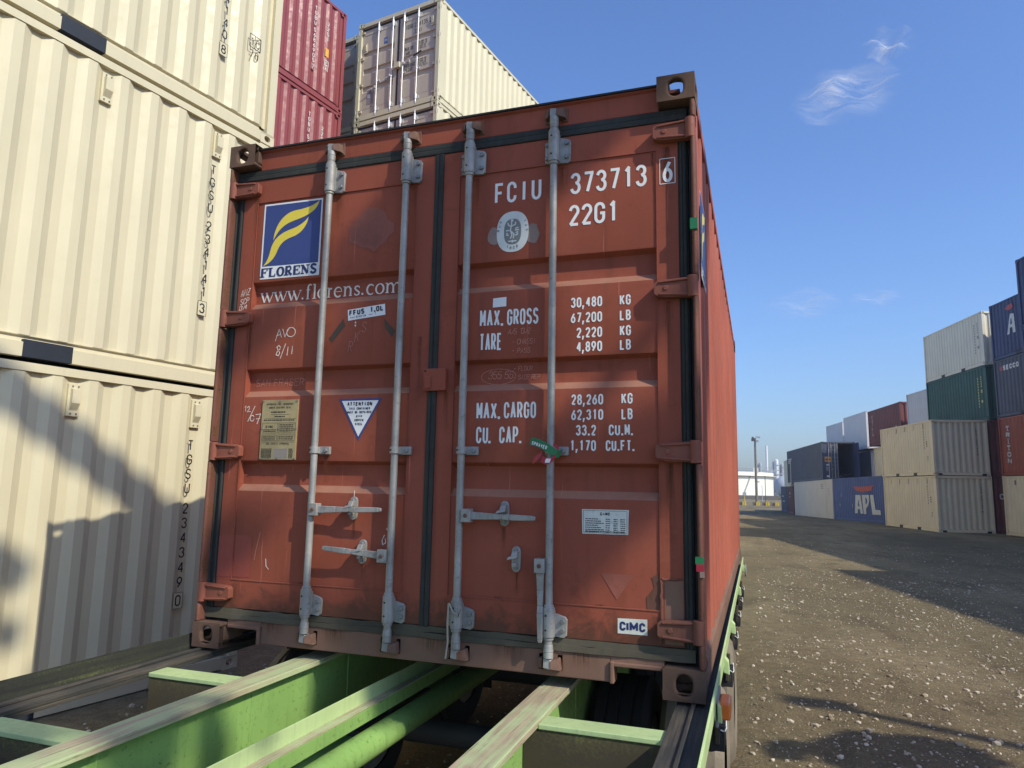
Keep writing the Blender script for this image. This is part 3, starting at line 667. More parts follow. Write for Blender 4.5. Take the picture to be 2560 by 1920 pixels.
def door_leaf(parent, x0, x1, p0, p1, mat, lo=0.186, hi=2.402, detail=True):
    """x0..x1 leaf, p0..p1 corrugated panel between the stiles"""
    d = MB()
    d.box(x0, p0, .056, .105, lo, hi, mat); d.box(p1, x1, .056, .105, lo, hi, mat)
    d.box(p0, p1, .0565, .105, 2.279, hi, mat); d.box(p0, p1, .0565, .105, lo, .319, mat)
    pr = [(.319, .060)]
    for a, b, c, e in TROUGH: pr += [(a - .012, .060), (a, .0615), (b, .094), (b + .01, .096), (c - .006, .096), (c, .094), (e, .062), (e + .008, .060)]
    pr.append((2.279, .060))
    d.sheet([(y, z) for z, y in pr], 'x', p0, p1, mat)
    for zz in (2.2775, .3205): d.box(p0, p1, .0535, .058, zz - .0022, zz + .0022, mat)
    for xx in (p0, p1): d.box(xx - .002, xx + .002, .0540, .058, .32, 2.277, mat)
    o = d.build('door', parent, 28 if detail else None); return o

def rear_end(t, mat, detail=True, metals=('galv', 'cam', 'bolt'), rub='rubber', rub2='rubber_dusty', hmat=None):
    hmat = hmat or ('red_hinge' if mat == 'red' else mat)
    D = []
    for sx, (x0, x1, p0, p1) in ((-1, (-1.147, -.020, -1.058, -.112)), (1, (.028, 1.138, .112, 1.046))):
        D.append(door_leaf(t, x0, x1, p0, p1, mat, detail=detail))
    for d, sx in zip(D, (-1, 1)):
        for z in ((2.345, 1.643, .952, .258) if sx < 0 else (2.342, 1.642, .956, .256)): hinge(d, sx, z, 'red_old' if (detail and z == .256) else hmat, big=detail)
    for d, bars in zip(D, (((-.595, False), (-.160, False)), ((.174, True), (.5895, True)))):
        for x, both in bars: locking_bar(d, x, .022, both, detail=detail, mats=metals)
    g = MB(); f = 'y'
    for a, b in ((-1.208, -1.147), (1.138, 1.180)):
        g.box(a, b, .058, .10, .181, 2.404, rub)
        g.box(a + .008, a + .020, .050, .06, .181, 2.404, rub); g.box(b - .022, b - .006, .048, .06, .181, 2.404, rub)
    g.box(-.020, .004, .050, .10, .181, 2.404, rub); g.box(.0045, .028, .046, .10, .181, 2.404, rub)
    g.box(-1.208, 1.18, .050, .10, 2.404, 2.432, rub); g.box(-1.208, 1.18, .056, .10, 2.432, 2.461, rub)
    g.build('door_seal', t, None, bevel=0.005 if detail else None)
    g = MB(); n = 40; rnd = random.Random(5)
    for k in range(2):                                                                     # bottom seal, sagging and torn
        za, zb = (.134, .157) if k == 0 else (.157, .181)
        pts = []
        for i in range(n + 1):
            x = -1.208 + 2.388 * i / n; wv = rnd.uniform(-.002, .002) * detail
            pts.append((x, .046 + .006 * k + wv, za + wv * .7, zb + rnd.uniform(-.003, .004) * detail))
        for a, b in zip(pts[:-1], pts[1:]):
            g.hexa([(a[0], a[1], a[2]), (b[0], b[1], b[2]), (b[0], .10, b[2]), (a[0], .10, a[2])], [(a[0], a[1] + .002, a[3]), (b[0], b[1] + .002, b[3]), (b[0], .10, b[3]), (a[0], .10, a[3])], rub2)
    g.build('bottom_seal', t, 60)
    return D

box = thing('shipping_container', 'rust red container with white lettering and grey locking bars, on the green chassis', 'container', (0, 0, HC))
doors = rear_end(box, 'red')
castings(box, W20, L20, H20, 'casting_rust', bevel=0.012)
m = MB()                                                                                   # header, with a rain lip
m.prism([(.060, 2.4615), (.060, 2.556), (.046, 2.564), (.046, 2.569), (.12, 2.572), (.12, 2.4615)], 'x', -1.058, 1.058, 'red')
m.build('header', box, None, bevel=0.003)
m = MB(); m.prism([(.038, 2.5695), (.038, 2.578), (.14, 2.582), (.14, 2.5725)], 'x', -1.056, 1.056, 'black_gap'); m.build('roof_shadow_strip', box)  # black strip standing in for the shadow line of the roof edge
m = MB()
m.prism([(.052, .030), (.052, .133), (.12, .133), (.12, .030), (.10, .024)], 'x', -.858, .842, 'sill')
for a, b in ((-1.058, -.858), (.842, 1.058)): m.box(a, b, .052, .12, .098, .133, 'sill')
for a, b in ((-.876, -.858), (.842, .858)): m.box(a, b, .040, .12, .026, .112, 'sill')
for a, b in ((-1.050, -.858), (.842, 1.050)): m.box(a, b, .042, .058, .093, .110, 'sill')
m.build('door_sill', box, None, bevel=0.004)
for sx in (-1, 1):
    m = MB()
    q = lambda v: sx * v
    pr = [(q(1.196), .008), (q(1.207), .000), (q(1.217), .010), (q(1.2185), .05), (q(1.214), .125), (q(1.200), .125), (q(1.200), .07), (q(1.196), .055)]
    zs = [.118, .212, .300, .908, .998, 1.598, 1.688, 2.300, 2.390, 2.473]
    for i, (a, b) in enumerate(zip(zs[:-1], zs[1:])):
        s = .0 if i % 2 == 0 else .003
        m.prism([(x - sx * s, y + s) for x, y in pr], 'z', a + (.0015 if i else 0), b - .0015, 'red_old')
    m.box(min(q(1.182), q(1.21)), max(q(1.182), q(1.21)), .062, .12, .12, 2.47, 'black_gap')
    m.build('corner_post', box, 35, bevel=0.006)
    m = MB(); m.box(min(q(1.216), q(1.10)), max(q(1.216), q(1.10)), L20 - .12, L20 - .003, .118, H20 - .118, 'red_side'); m.build('corner_post', box, None, bevel=0.008)
    o = lambda d: sx * (1.219 - d)
    m = MB(); m.box(min(o(.004), o(.064)), max(o(.004), o(.064)), .178, L20 - .178, H20 - .072, H20 - .014, 'red_side'); m.build('top_rail', box, None, bevel=0.006)
    m = MB(); m.prism([(o(.002), .016), (o(.002), .128), (o(.016), .152), (o(.055), .156), (o(.055), .016)], 'y', .178, L20 - .178, 'sill'); m.build('bottom_rail', box, None, bevel=0.004)
    m = MB(); m.sheet([(o(.010 + d), t) for t, d in corrugation(.122, L20 - .10, phase=.08)], 'z', .150, H20 - .066, 'red_side'); m.build('side_panel', box)
m = MB(); m.box(-1.15, 1.15, .07, L20 - .07, 2.545, 2.560, 'red_roof'); m.build('roof', box)
m = MB(); m.box(-1.15, 1.15, .125, L20 - .07, .125, .15, 'dark_steel'); m.box(-1.18, 1.18, L20 - .06, L20 - .02, .02, 2.5, 'red_side')
for i in range(18): m.box(-1.16, 1.16, .4 + i * .3, .45 + i * .3, .03, .124, 'dark_steel')
m.build('underframe', box)

# --- handles and retainers
dl, dr = doors
handle_retainer(dl, -.377, .633, .742); handle(dl, -.568, .678, -.203, .686)
handle_retainer(dl, -.318, .435, .546); handle(dl, -.192, .480, -.505, .503)
handle_retainer(dr, .378, .632, .741); handle(dr, .214, .674, .533, .671)
handle_retainer(dr, .435, .440, .549); handle(dr, .553, .477, .560, .168, vertical=True)
mb = MB(); mb.box(-.030, .082, .026, .054, 1.235, 1.338, 'red'); mb.box(-.020, .010, .020, .03, 1.245, 1.30, 'red'); mb.cyl((-.02, .026, 1.327), (-.02, .023, 1.327), .005, 'hole', 8)
mb.build('lock_box', dr, None, bevel=0.005)

# --- white lettering, right door
YF = .060
F1 = Face((0, YF, 0), (1, 0, 0), (0, 0, 1))
FS = Face((0, .056, 0), (1, 0, 0), (0, 0, 1))
FT = Face((0, .096, 0), (1, 0, 0), (0, 0, 1))
mb = MB()
write(mb, F1, 'FCIU', .293, 2.117, .102, .047, .0603, .0135, 'white')
write(mb, F1, '373713', .659, 2.121, .101, .048, .0594, .0135, 'white')
write(mb, F1, '22G1', .653, 1.971, .099, .049, .0585, .0135, 'white')
write(mb, FS, '6', 1.073, 2.124, .099, .043, .06, .0135, 'white')
for a, b in (((1.061, 2.119), (1.126, 2.119)), ((1.126, 2.119), (1.126, 2.234)), ((1.126, 2.234), (1.061, 2.234)), ((1.061, 2.234), (1.061, 2.119))): ribbon(mb, FS, [a, b], .003, 'white')
write(mb, F1, 'MAX', .233, 1.530, .077, .029, .0345, .0095, 'white'); write(mb, F1, '.', .336, 1.530, .077, .033, .038, .0095, 'white'); write(mb, F1, 'GROSS', .366, 1.530, .075, .026, .0310, .0092, 'white')
write(mb, F1, 'TARE', .234, 1.417, .080, .024, .0285, .0092, 'white')
def num(F, s, xr, z, mat='white', h=.046, wd=.0215, p=.0262, lw=.0072):
    wt = sum(p * (.55 if c in '.,' else 1) for c in s) - (p - wd)
    write(mb, F, s, xr - wt, z, h, wd, p, lw, mat)
for s, z in (('30,480', 1.592), ('67,200', 1.523), ('2,220', 1.455), ('4,890', 1.392)): num(F1, s, .806, z)
for s, z in (('KG', 1.591), ('LB', 1.523), ('KG', 1.455), ('LB', 1.393)): num(F1, s, .931, z)
write(mb, F1, 'MAX', .228, 1.102, .075, .029, .0345, .0095, 'white'); write(mb, F1, '.', .331, 1.102, .075, .033, .038, .0095, 'white'); write(mb, F1, 'CARGO', .360, 1.104, .074, .026, .0312, .0092, 'white')
write(mb, F1, 'CU', .229, .993, .075, .026, .0320, .0092, 'white'); write(mb, F1, '.', .289, .993, .075, .026, .0320, .0092, 'white')
write(mb, F1, 'CAP', .340, .993, .075, .026, .0320, .0092, 'white'); write(mb, F1, '.', .434, .993, .075, .026, .0320, .0092, 'white')
for s, x, z in (('28,260', .811, 1.159), ('62,310', .811, 1.093), ('33.2', .780, 1.026), ('1,170', .780, .960)): num(F1, s, x, z)
for s, x, z in (('KG', .937, 1.160), ('LB', .937, 1.094)): num(F1, s, x, z)
write(mb, F1, 'CU.M.', .835, 1.026, .046, .022, .0265, .0072, 'white'); write(mb, F1, 'CU.FT.', .822, .960, .046, .0205, .0248, .0072, 'white')
mb.build('lettering', dr)
# --- certification oval
mb = MB()
cx, cz = .3845, 1.974
def sup(a, b, n=40, e=2.4): return [(cx + math.copysign(abs(math.cos(2 * math.pi * i / n)) ** (2 / e), math.cos(2 * math.pi * i / n)) * a, cz + math.copysign(abs(math.sin(2 * math.pi * i / n)) ** (2 / e), math.sin(2 * math.pi * i / n)) * b) for i in range(n)]
for x0, x1, z0, z1 in ((.262, .32, 1.915, 2.005), (.45, .513, 1.905, 2.005)):
    n = 14; rnd = random.Random(2)
    pts = [(x0 + (x1 - x0) * (.5 + .5 * math.cos(2 * math.pi * i / n) * rnd.uniform(.85, 1.1)), z0 + (z1 - z0) * (.5 + .52 * math.sin(2 * math.pi * i / n) * rnd.uniform(.85, 1.1))) for i in range(n)]
    poly(mb, F1, pts, 'glue')
poly(mb, F1, sup(.078, .098), 'oval_white', .0006); 
for a, b, wd in ((.0715, .0905, .0022),): 
    q = sup(a, b); ribbon(mb, F1, q + [q[0]], wd, 'oval_grey')
poly(mb, F1, [(cx + (u - cx) * 1, cz + (v - cz)) for u, v in sup(.042, .062, 32, 2.6)], 'oval_grey', .0010)
F1b = Face((0, YF, 0), (1, 0, 0), (0, 0, 1), .0031)
for i, ch in enumerate('1828'): write(mb, F1b, ch, cx - .028 + i * .0155, cz - .086 + .004 * abs(i - 1.5) ** 1.5, .014, .009, .012, .0028, 'oval_grey')
for i, ch in enumerate('BUR'): write(mb, F1b, ch, cx - .066 + i * .005, cz + .004 + i * .019, .012, .009, .01, .0025, 'oval_grey', rot=R(75 - 12 * i))
for i, ch in enumerate('TAS'): write(mb, F1b, ch, cx + .052 + i * .006, cz + .048 - i * .021, .012, .009, .01, .0025, 'oval_grey', rot=R(-65 - 10 * i))
# plain abstract emblem inside the oval
for pts in ([(-.004, .050), (-.006, .028), (-.010, .006), (-.002, -.018), (-.010, -.034)], [(-.006, .026), (.014, .034), (.014, .046)], [(-.006, .024), (-.020, .032), (-.024, .044)], [(-.006, .002), (.008, -.014), (.004, -.034)],
            [(-.032, .006), (-.014, .006)], [(-.032, -.016), (-.018, -.016)], [(.012, .006), (.032, .006)], [(.014, .014), (.028, .018)], [(.016, -.006), (.028, -.004)], [(.014, -.020), (.028, -.012)], [(-.020, -.046), (.020, -.046)], [(0, -.040), (0, -.054)], [(-.028, -.004), (-.024, -.012)]):
    ribbon(mb, F1b, [(cx + u, cz + v) for u, v in pts], .006, 'oval_white')
poly(mb, F1b, [(cx - .003 + .007 * math.cos(i), cz + .054 + .007 * math.sin(i)) for i in [k * .785 for k in range(8)]], 'oval_white')
mb.build('certification_emblem', dr)
def frame_lines(mb, F, x0, z0, x1, z1, w_, mat):
    for a, b in (((x0, z0), (x1, z0)), ((x1, z0), (x1, z1)), ((x1, z1), (x0, z1)), ((x0, z1), (x0, z0))): ribbon(mb, F, [a, b], w_, mat)
def greek(mb, F, x0, x1, z, h, mat, seed):          # rows of print too small to read
    rnd = random.Random(seed); x = x0
    while x < x1 - h * .5:
        l = min(rnd.uniform(1.2, 4.0) * h, x1 - x); rect(mb, F, x, z, x + l, z + h, mat, F.step()); x += l + h * .55
mb = MB(); Fa = Face((0, YF, 0), (1, 0, 0), (0, 0, 1), .0022)
poly(mb, F1, [(.722, .613), (.916, .615), (.918, .690), (.920, .716), (.720, .715)], 'sticker_worn')
frame_lines(mb, Fa, .727, .619, .911, .710, .0012, 'black')
write(mb, Fa, 'CIMC', .799, .691, .0125, .0088, .0108, .0030, 'black')
for i in range(7): greek(mb, Fa, .735, .790 + (i % 3) * .012, .674 - i * .0088, .0034, 'black', i); greek(mb, Fa, .822, .840, .674 - i * .0088, .0034, 'black', i + 9); greek(mb, Fa, .855, .872, .674 - i * .0088, .0034, 'black', i + 19); greek(mb, Fa, .884, .904, .674 - i * .0088, .0034, 'black', i + 29)
greek(mb, Fa, .735, .90, .623, .0034, 'black', 77)
mb.build('maker_label', dr)
mb = MB(); Fl = Face((0, .0565, 0), (1, 0, 0), (0, 0, 1)); Fl2 = Face((0, .0565, 0), (1, 0, 0), (0, 0, 1), .0022)
poly(mb, Fl, [(.872, .222), (.992, .222), (.992, .284), (.872, .281)], 'sticker_worn')
write(mb, Fl2, 'C', .880, .2335, .036, .0245, .0265, .0088, 'navy_text'); write(mb, Fl2, 'I', .900, .2335, .036, .0245, .0265, .0088, 'navy_text'); write(mb, Fl2, 'M', .921, .2335, .036, .034, .0265, .0088, 'navy_text'); write(mb, Fl2, 'C', .9595, .2335, .036, .0245, .0265, .0088, 'navy_text')
mb.build('maker_label', dr)
mb = MB(); poly(mb, F1, [(.295, 1.618), (.361, 1.620), (.361, 1.664), (.296, 1.661)], 'sticker'); mb.build('blank_label', dr)
# --- chalk notes right door
mb = MB()
scrawl(mb, F1, 'A/S 13/2', .372, 1.488, .026, .013, .017, .0026, 'chalk_faint'); scrawl(mb, F1, '- CHASSI', .392, 1.440, .024, .012, .015, .0024, 'chalk_faint'); scrawl(mb, F1, '- PASS', .392, 1.400, .022, .012, .016, .0022, 'chalk_faint')
scrawl(mb, FT, '355 55', .268, 1.290, .034, .018, .022, .0028, 'chalk_faint'); scrawl(mb, FT, '- FLOOR', .390, 1.325, .020, .011, .014, .0022, 'chalk_faint'); scrawl(mb, FT, '- SIDE REP', .390, 1.285, .020, .011, .014, .0022, 'chalk_faint')
ribbon(mb, FT, [(.318 + .085 * math.cos(a), 1.300 + .036 * math.sin(a)) for a in [k * .3 for k in range(21)]], .0022, 'chalk_faint')
mb.build('chalk_note', dr)
mb = MB(); rect(mb, Face((0, .0565, 0), (1, 0, 0), (0, 0, 1), .001), 1.062, .195, 1.134, .445, 'sill'); 
rnd = random.Random(3); mb.tube([(1.047 + rnd.uniform(-.004, .004), .056 + rnd.uniform(-.002, .002), .195 + .0155 * i) for i in range(17)], .0065, 'red_old', 7); mb.tube([(1.05 + .0105 * i, .056 + rnd.uniform(-.002, .002), .446 + rnd.uniform(-.003, .003)) for i in range(9)], .005, 'red_old', 7)
pts = [(.985 + rnd.uniform(-.012, .012), .195), (1.046, .195), (1.046, .47)] + [(1.0 + .03 * math.sin(k * 1.7) * .6 + rnd.uniform(-.01, .01), .45 - k * .04) for k in range(6)]
poly(mb, F1, pts, 'stain', .0004); mb.build('repair_patch', dr, 40)

# --- left door: logo board, web address, plates
mb = MB()
poly(mb, F1, [(-1.017, 1.853), (-.654, 1.850), (-.656, 2.262), (-1.017, 2.264)], 'sticker')
poly(mb, F1, [(-1.007, 1.922), (-.664, 1.918), (-.664, 2.253), (-1.007, 2.255)], 'navy', .0008)
def bez(p, n=14):
    out = []
    for k in range(0, len(p) - 1, 3):
        a, b, c, d = [Vector(q) for q in p[k:k + 4]]
        for i in range(n): t = i / n; out.append(tuple(a * (1 - t) ** 3 + b * 3 * t * (1 - t) ** 2 + c * 3 * t * t * (1 - t) + d * t ** 3))
    out.append(tuple(p[-1])); return out
lx, lz, lw_, lh = -1.007, 1.920, .343, .334
def LG(u, v): return (lx + u * lw_, lz + v * lh)
def band(mb, F, top, bot, mat, h):
    a = bez([LG(*p) for p in top]); b = bez([LG(*p) for p in bot])
    vs = [F.P(*p, h) for p in a] + [F.P(*p, h) for p in b]; n = len(a)
    mb.add(vs, [(i, i + 1, n + i + 1, n + i) for i in range(n - 1)], mat)
band(mb, F1, [(.175, .415), (.19, .70), (.36, .86), (.56, .875), (.74, .885), (.89, .92), (.965, .995)], [(.175, .415), (.24, .56), (.34, .66), (.50, .70), (.68, .745), (.94, .79), (.965, .995)], 'yellow', .0016)
band(mb, F1, [(.02, .015), (.13, .12), (.12, .24), (.155, .33), (.22, .50), (.38, .545), (.50, .575), (.62, .605), (.73, .66), (.79, .745)], [(.02, .015), (.16, .05), (.23, .15), (.265, .25), (.32, .385), (.42, .42), (.52, .445), (.66, .48), (.77, .58), (.79, .745)], 'yellow', .0016)
# slab-serif capitals
def slab(mb, F, text, x, z, h, adv, mat, thick, thin):
    S = {'F': [('V', .2), ('H', 1, .2, .92), ('H', .52, .2, .7), ('s', .2, 0), ('t', .92, .82), ('t', .7, .52)], 'L': [('V', .2), ('s', .2, 1), ('H', 0, .2, .92), ('t', .92, .16)], 'E': [('V', .2), ('H', 1, .2, .9), ('H', .52, .2, .68), ('H', 0, .2, .92), ('t', .9, .86), ('t', .92, .14), ('t', .68, .52)]}
    for ch in text:
        X = lambda u: x + u * adv * .92
        Z = lambda v: z + thin / 2 + v * (h - thin)
        if ch in S:
            for s in S[ch]:
                if s[0] == 'V': rect(mb, F, X(s[1]) - thick / 2, z, X(s[1]) + thick / 2, z + h, mat, F.step())
                elif s[0] == 'H': ribbon(mb, F, [(X(s[2] - .15), Z(s[1])), (X(s[3]), Z(s[1]))], thin, mat)
                elif s[0] == 's': ribbon(mb, F, [(X(s[1]) - thick, Z(s[2])), (X(s[1]) + thick, Z(s[2]))], thin, mat)
                elif s[0] == 't': rect(mb, F, X(s[1]) - thin, Z(s[2]) - h * .12, X(s[1]), Z(s[2]) + h * .12, mat, F.step())
        elif ch == 'O':
            c = [(X(.5) + adv * .36 * math.cos(a), z + h / 2 + (h / 2 - thin * .4) * math.sin(a)) for a in [2 * math.pi * i / 24 for i in range(25)]]
            ribbon(mb, F, c, thick, mat, lambda t: .45 + .55 * abs(math.cos(2 * math.pi * t)))
        elif ch == 'R':
            rect(mb, F, X(.2) - thick / 2, z, X(.2) + thick / 2, z + h, mat, F.step()); ribbon(mb, F, [(X(.2) - thick, Z(0)), (X(.2) + thick, Z(0))], thin, mat)
            ribbon(mb, F, [(X(.05), Z(1)), (X(.5), Z(1))] + [(X(.5) + adv * .26 * math.cos(R(a)), z + h * .74 + h * .24 * math.sin(R(a))) for a in range(80, -91, -17)] + [(X(.2), Z(.5))], thin * 1.5, mat)
            ribbon(mb, F, [(X(.48), Z(.5)), (X(.72), Z(.1)), (X(.95), Z(0))], thick * .85, mat)
        elif ch == 'N':
            ribbon(mb, F, [(X(.16), Z(0)), (X(.16), Z(1))], thin, mat); ribbon(mb, F, [(X(.86), Z(0)), (X(.86), Z(1))], thin, mat); ribbon(mb, F, [(X(.14), Z(1)), (X(.86), Z(0))], thick, mat)
            for u, v in ((.16, 0), (.86, 1), (.12, 1)): ribbon(mb, F, [(X(u) - thick * .7, Z(v)), (X(u) + thick * .7, Z(v))], thin, mat)
        elif ch == 'S':
            pts = [(X(.5) + adv * .30 * u, z + h * (.5 + v)) for u, v in [(.9, .28), (.7, .40), (.1, .46), (-.6, .40), (-.85, .24), (-.6, .08), (.1, -.03), (.75, -.14), (.9, -.28), (.6, -.41), (-.1, -.46), (-.7, -.40), (-.95, -.26)]]
            ribbon(mb, F, pts, thick * .8, mat)
        x += adv
F1c = Face((0, YF, 0), (1, 0, 0), (0, 0, 1), .0026)
slab(mb, F1c, 'FLORENS', -1.012, 1.862, .050, .0500, 'navy_text', .0145, .0062)
mb.build('logo_board', dl)
# serif lower case web address, painted in the trough
mb = MB()
def serif(mb, F, text, x, z, xh, k, mat):
    th, hn = .0100, .0042
    def sf(cx, cz, w_=.016): ribbon(mb, F, [(cx - w_ / 2, cz), (cx + w_ / 2, cz)], hn, mat)
    for ch in text:
        if ch == 'w':
            a = k * 1.42
            ribbon(mb, F, [(x + .004, z + xh), (x + a * .30, z)], th, mat); ribbon(mb, F, [(x + a * .30, z), (x + a * .49, z + xh)], hn, mat)
            ribbon(mb, F, [(x + a * .42, z + xh), (x + a * .68, z)], th, mat); ribbon(mb, F, [(x + a * .68, z), (x + a * .92, z + xh)], hn, mat)
            sf(x + .006, z + xh); sf(x + a * .92, z + xh, .014); sf(x + a * .44, z + xh, .014); x += a
        elif ch == '.':
            poly(mb, F, [(x + .008 + .0062 * math.cos(R(q)), z + .006 + .0062 * math.sin(R(q))) for q in range(0, 360, 40)], mat, F.step()); x += k * .46
        elif ch == 'l': rect(mb, F, x + .010, z, x + .010 + th, z + xh * 1.55, mat, F.step()); sf(x + .014, z + hn / 2, .020); ribbon(mb, F, [(x + .003, z + xh * 1.48), (x + .014, z + xh * 1.54)], hn, mat); x += k * .52
        elif ch == 'f':
            ribbon(mb, F, [(x + .012, z), (x + .012, z + xh * 1.25)] + [(x + .023 - .011 * math.cos(R(q)), z + xh * 1.25 + xh * .28 * math.sin(R(q))) for q in range(20, 150, 20)], th, mat, lambda t: 1 - .35 * t)
            sf(x + .012, z + hn / 2, .020); sf(x + .013, z + xh, .022); x += k * .62
        elif ch == 'o': 
            ribbon(mb, F, [(x + k * .46 + k * .36 * math.cos(R(q)), z + xh / 2 + (xh / 2) * math.sin(R(q))) for q in range(0, 361, 20)], th, mat, lambda t: .4 + .6 * abs(math.cos(2 * math.pi * t))); x += k * .94
        elif ch == 'r':
            rect(mb, F, x + .009, z, x + .009 + th, z + xh, mat, F.step()); sf(x + .013, z + hn / 2, .019); sf(x + .008, z + xh, .011)
            ribbon(mb, F, [(x + .015, z + xh * .66), (x + .021, z + xh * .92), (x + .028, z + xh * .98)], hn * 1.4, mat); poly(mb, F, [(x + .028 + .0048 * math.cos(R(q)), z + xh * .9 + .0048 * math.sin(R(q))) for q in range(0, 360, 45)], mat, F.step()); x += k * .70
        elif ch == 'e':
            ribbon(mb, F, [(x + k * .12, z + xh * .55), (x + k * .80, z + xh * .55)] + [(x + k * .46 + k * .35 * math.cos(R(q)), z + xh / 2 + xh / 2 * math.sin(R(q))) for q in range(10, 325, 18)], th, mat, lambda t: .38 if t < .16 else .4 + .6 * min(1, abs(math.sin((t - .2) * 3.4)))); x += k * .90
        elif ch == 'n' or ch == 'm':
            rect(mb, F, x + .009, z, x + .009 + th, z + xh, mat, F.step()); sf(x + .013, z + hn / 2, .018); sf(x + .008, z + xh, .011)
            for j in range(1 if ch == 'n' else 2):
                xo = x + .013 + j * k * .60; xr = xo + k * .56
                ribbon(mb, F, [(xo + .003, z + xh * .72), (xo + k * .2, z + xh * .96), (xo + k * .38, z + xh * .98), (xr, z + xh * .72), (xr, z)], th, mat, lambda t: .4 + .6 * min(1, 1.4 * t)); sf(xr, z + hn / 2, .018)
            x += k * (1.02 if ch == 'n' else 1.62)
        elif ch == 's':
            pts = [(x + k * .38 + k * .26 * u, z + xh * (.5 + v)) for u, v in [(.85, .26), (.8, .38), (.1, .47), (-.6, .40), (-.8, .24), (-.4, .08), (.3, -.06), (.85, -.2), (.7, -.38), (0, -.47), (-.7, -.40), (-.95, -.26)]]
            ribbon(mb, F, pts, th * .85, mat, lambda t: .55 + .45 * math.sin(math.pi * t)); x += k * .78
        elif ch == 'c':
            ribbon(mb, F, [(x + k * .46 + k * .35 * math.cos(R(q)), z + xh / 2 + xh / 2 * math.sin(R(q))) for q in range(42, 325, 18)], th, mat, lambda t: .45 + .55 * math.sin(math.pi * t)); x += k * .86
    return x
Fw = Face((0, .0955, 0), (1, 0, 0), (0, 0, 1), .0018)
def serif_len(text): 
    W_ = {'w': 1.42, '.': .46, 'l': .52, 'f': .62, 'o': .94, 'r': .70, 'e': .90, 'n': 1.02, 'm': 1.62, 's': .78, 'c': .86}; return sum(W_[c] for c in text)
kk = (1.030 - .195) / serif_len('www.florens.com')
serif(mb, Fw, 'www.florens.com', -1.030, 1.737, .0505, kk, 'white_worn')
mb.build('lettering', dl)
mb = MB()                                                                                  # paper label
c, s = math.cos(R(5.2)), math.sin(R(5.2))
Fp = Face((-.469, YF, 1.600), (c, 0, s), (-s, 0, c)); Fp2 = Face((-.469, YF, 1.600), (c, 0, s), (-s, 0, c), .0022)
rect(mb, Fp, 0, 0, .208, .055, 'sticker')
write(mb, Fp2, 'FFUS', .008, .0225, .028, .0185, .0222, .0068, 'black'); write(mb, Fp2, '1.0L', .124, .0225, .028, .0185, .0222, .0068, 'black')
greek(mb, Fp2, .010, .040, .011, .004, 'grey_label', 3); scrawl(mb, Fp2, '8 MAY 24', .046, .008, .010, .006, .0078, .0013, 'black'); greek(mb, Fp2, .118, .138, .011, .004, 'grey_label', 5); scrawl(mb, Fp2, '2', .150, .010, .010, .006, .008, .0013, 'black')
mb.build('paper_label', dl)
mb = MB()
poly(mb, F1, [(-.573, 1.515), (-.555, 1.495), (-.485, 1.575), (-.497, 1.612)], 'dark_tape'); mb.build('tape_scrap', dl); mb = MB(); poly(mb, F1, [(-.268, 1.60), (-.262, 1.555), (-.222, 1.505), (-.205, 1.535)], 'dark_tape')
mb.build('tape_scrap', dl); mb = MB(); poly(mb, F1, [(-.432, 1.585), (-.421, 1.585), (-.4265, 1.596)], 'white_worn'); poly(mb, F1, [(-.432, 1.578), (-.421, 1.578), (-.4265, 1.565)], 'white_worn')
mb.build('lettering', dl)
mb = MB(); Ft = Face((0, YF, 0), (1, 0, 0), (0, 0, 1), .0015); Ft2 = Face((0, YF, 0), (1, 0, 0), (0, 0, 1), .0030)
poly(mb, Ft, [(-.496, 1.210), (-.379, 1.006), (-.260, 1.210)], 'navy'); poly(mb, Ft, [(-.479, 1.200), (-.379, 1.026), (-.277, 1.200)], 'sticker', .0007)
write(mb, Ft2, 'ATTENTION', -.4475, 1.175, .0185, .0125, .0155, .0044, 'black')
for txt, z in (('THIS CONTAINER', 1.156), ('MUST BE REPAIRED', 1.138), ('WITH', 1.119), ('CORTEN', 1.100), ('STEEL', 1.081)):
    p = .0084; write(mb, Ft2, txt, -.378 - p * len(txt) / 2, z, .0115, .0066, p, .0026, 'black')
mb.build('warning_triangle', dl)
mb = MB()                                                                                  # riveted approval plate on a raised pad
mb.box(-.940, -.727, .0545, .060, .914, 1.213, 'brass')
Fb = Face((0, .0545, 0), (1, 0, 0), (0, 0, 1), .0004)
B_ = 'black'
for txt, z in (('APPROVED FOR TRANSPORT', 1.186), ('UNDER CUSTOMS SEAL', 1.169)): p = .0074; write(mb, Fb, txt, -.833 - p * len(txt) / 2, z, .0098, .0054, p, .0018, B_)
greek(mb, Fb, -.885, -.80, 1.148, .006, B_, 1); rect(mb, Fb, -.885, 1.138, -.775, 1.1395, B_); greek(mb, Fb, -.862, -.80, 1.126, .005, B_, 2); rect(mb, Fb, -.925, 1.117, -.735, 1.1185, B_); greek(mb, Fb, -.925, -.74, 1.108, .005, B_, 4)
frame_lines(mb, Fb, -.932, 1.046, -.842, 1.096, .0014, B_); frame_lines(mb, Fb, -.836, 1.046, -.736, 1.096, .0014, B_)
write(mb, Fb, 'CIMC', -.912, 1.070, .0135, .0095, .0115, .003, B_)
for i in range(2): greek(mb, Fb, -.926, -.85, 1.060 - i * .008, .004, B_, 10 + i)
for i in range(4): greek(mb, Fb, -.830, -.745, 1.084 - i * .010, .0045, B_, 20 + i)
frame_lines(mb, Fb, -.932, 1.008, -.842, 1.036, .0014, B_); frame_lines(mb, Fb, -.836, 1.008, -.736, 1.036, .0014, B_)
for i in range(2): greek(mb, Fb, -.926, -.85, 1.024 - i * .010, .0045, B_, 30 + i); greek(mb, Fb, -.830, -.745, 1.024 - i * .010, .0045, B_, 40 + i)
rect(mb, Fb, -.932, 1.000, -.736, 1.0015, B_)
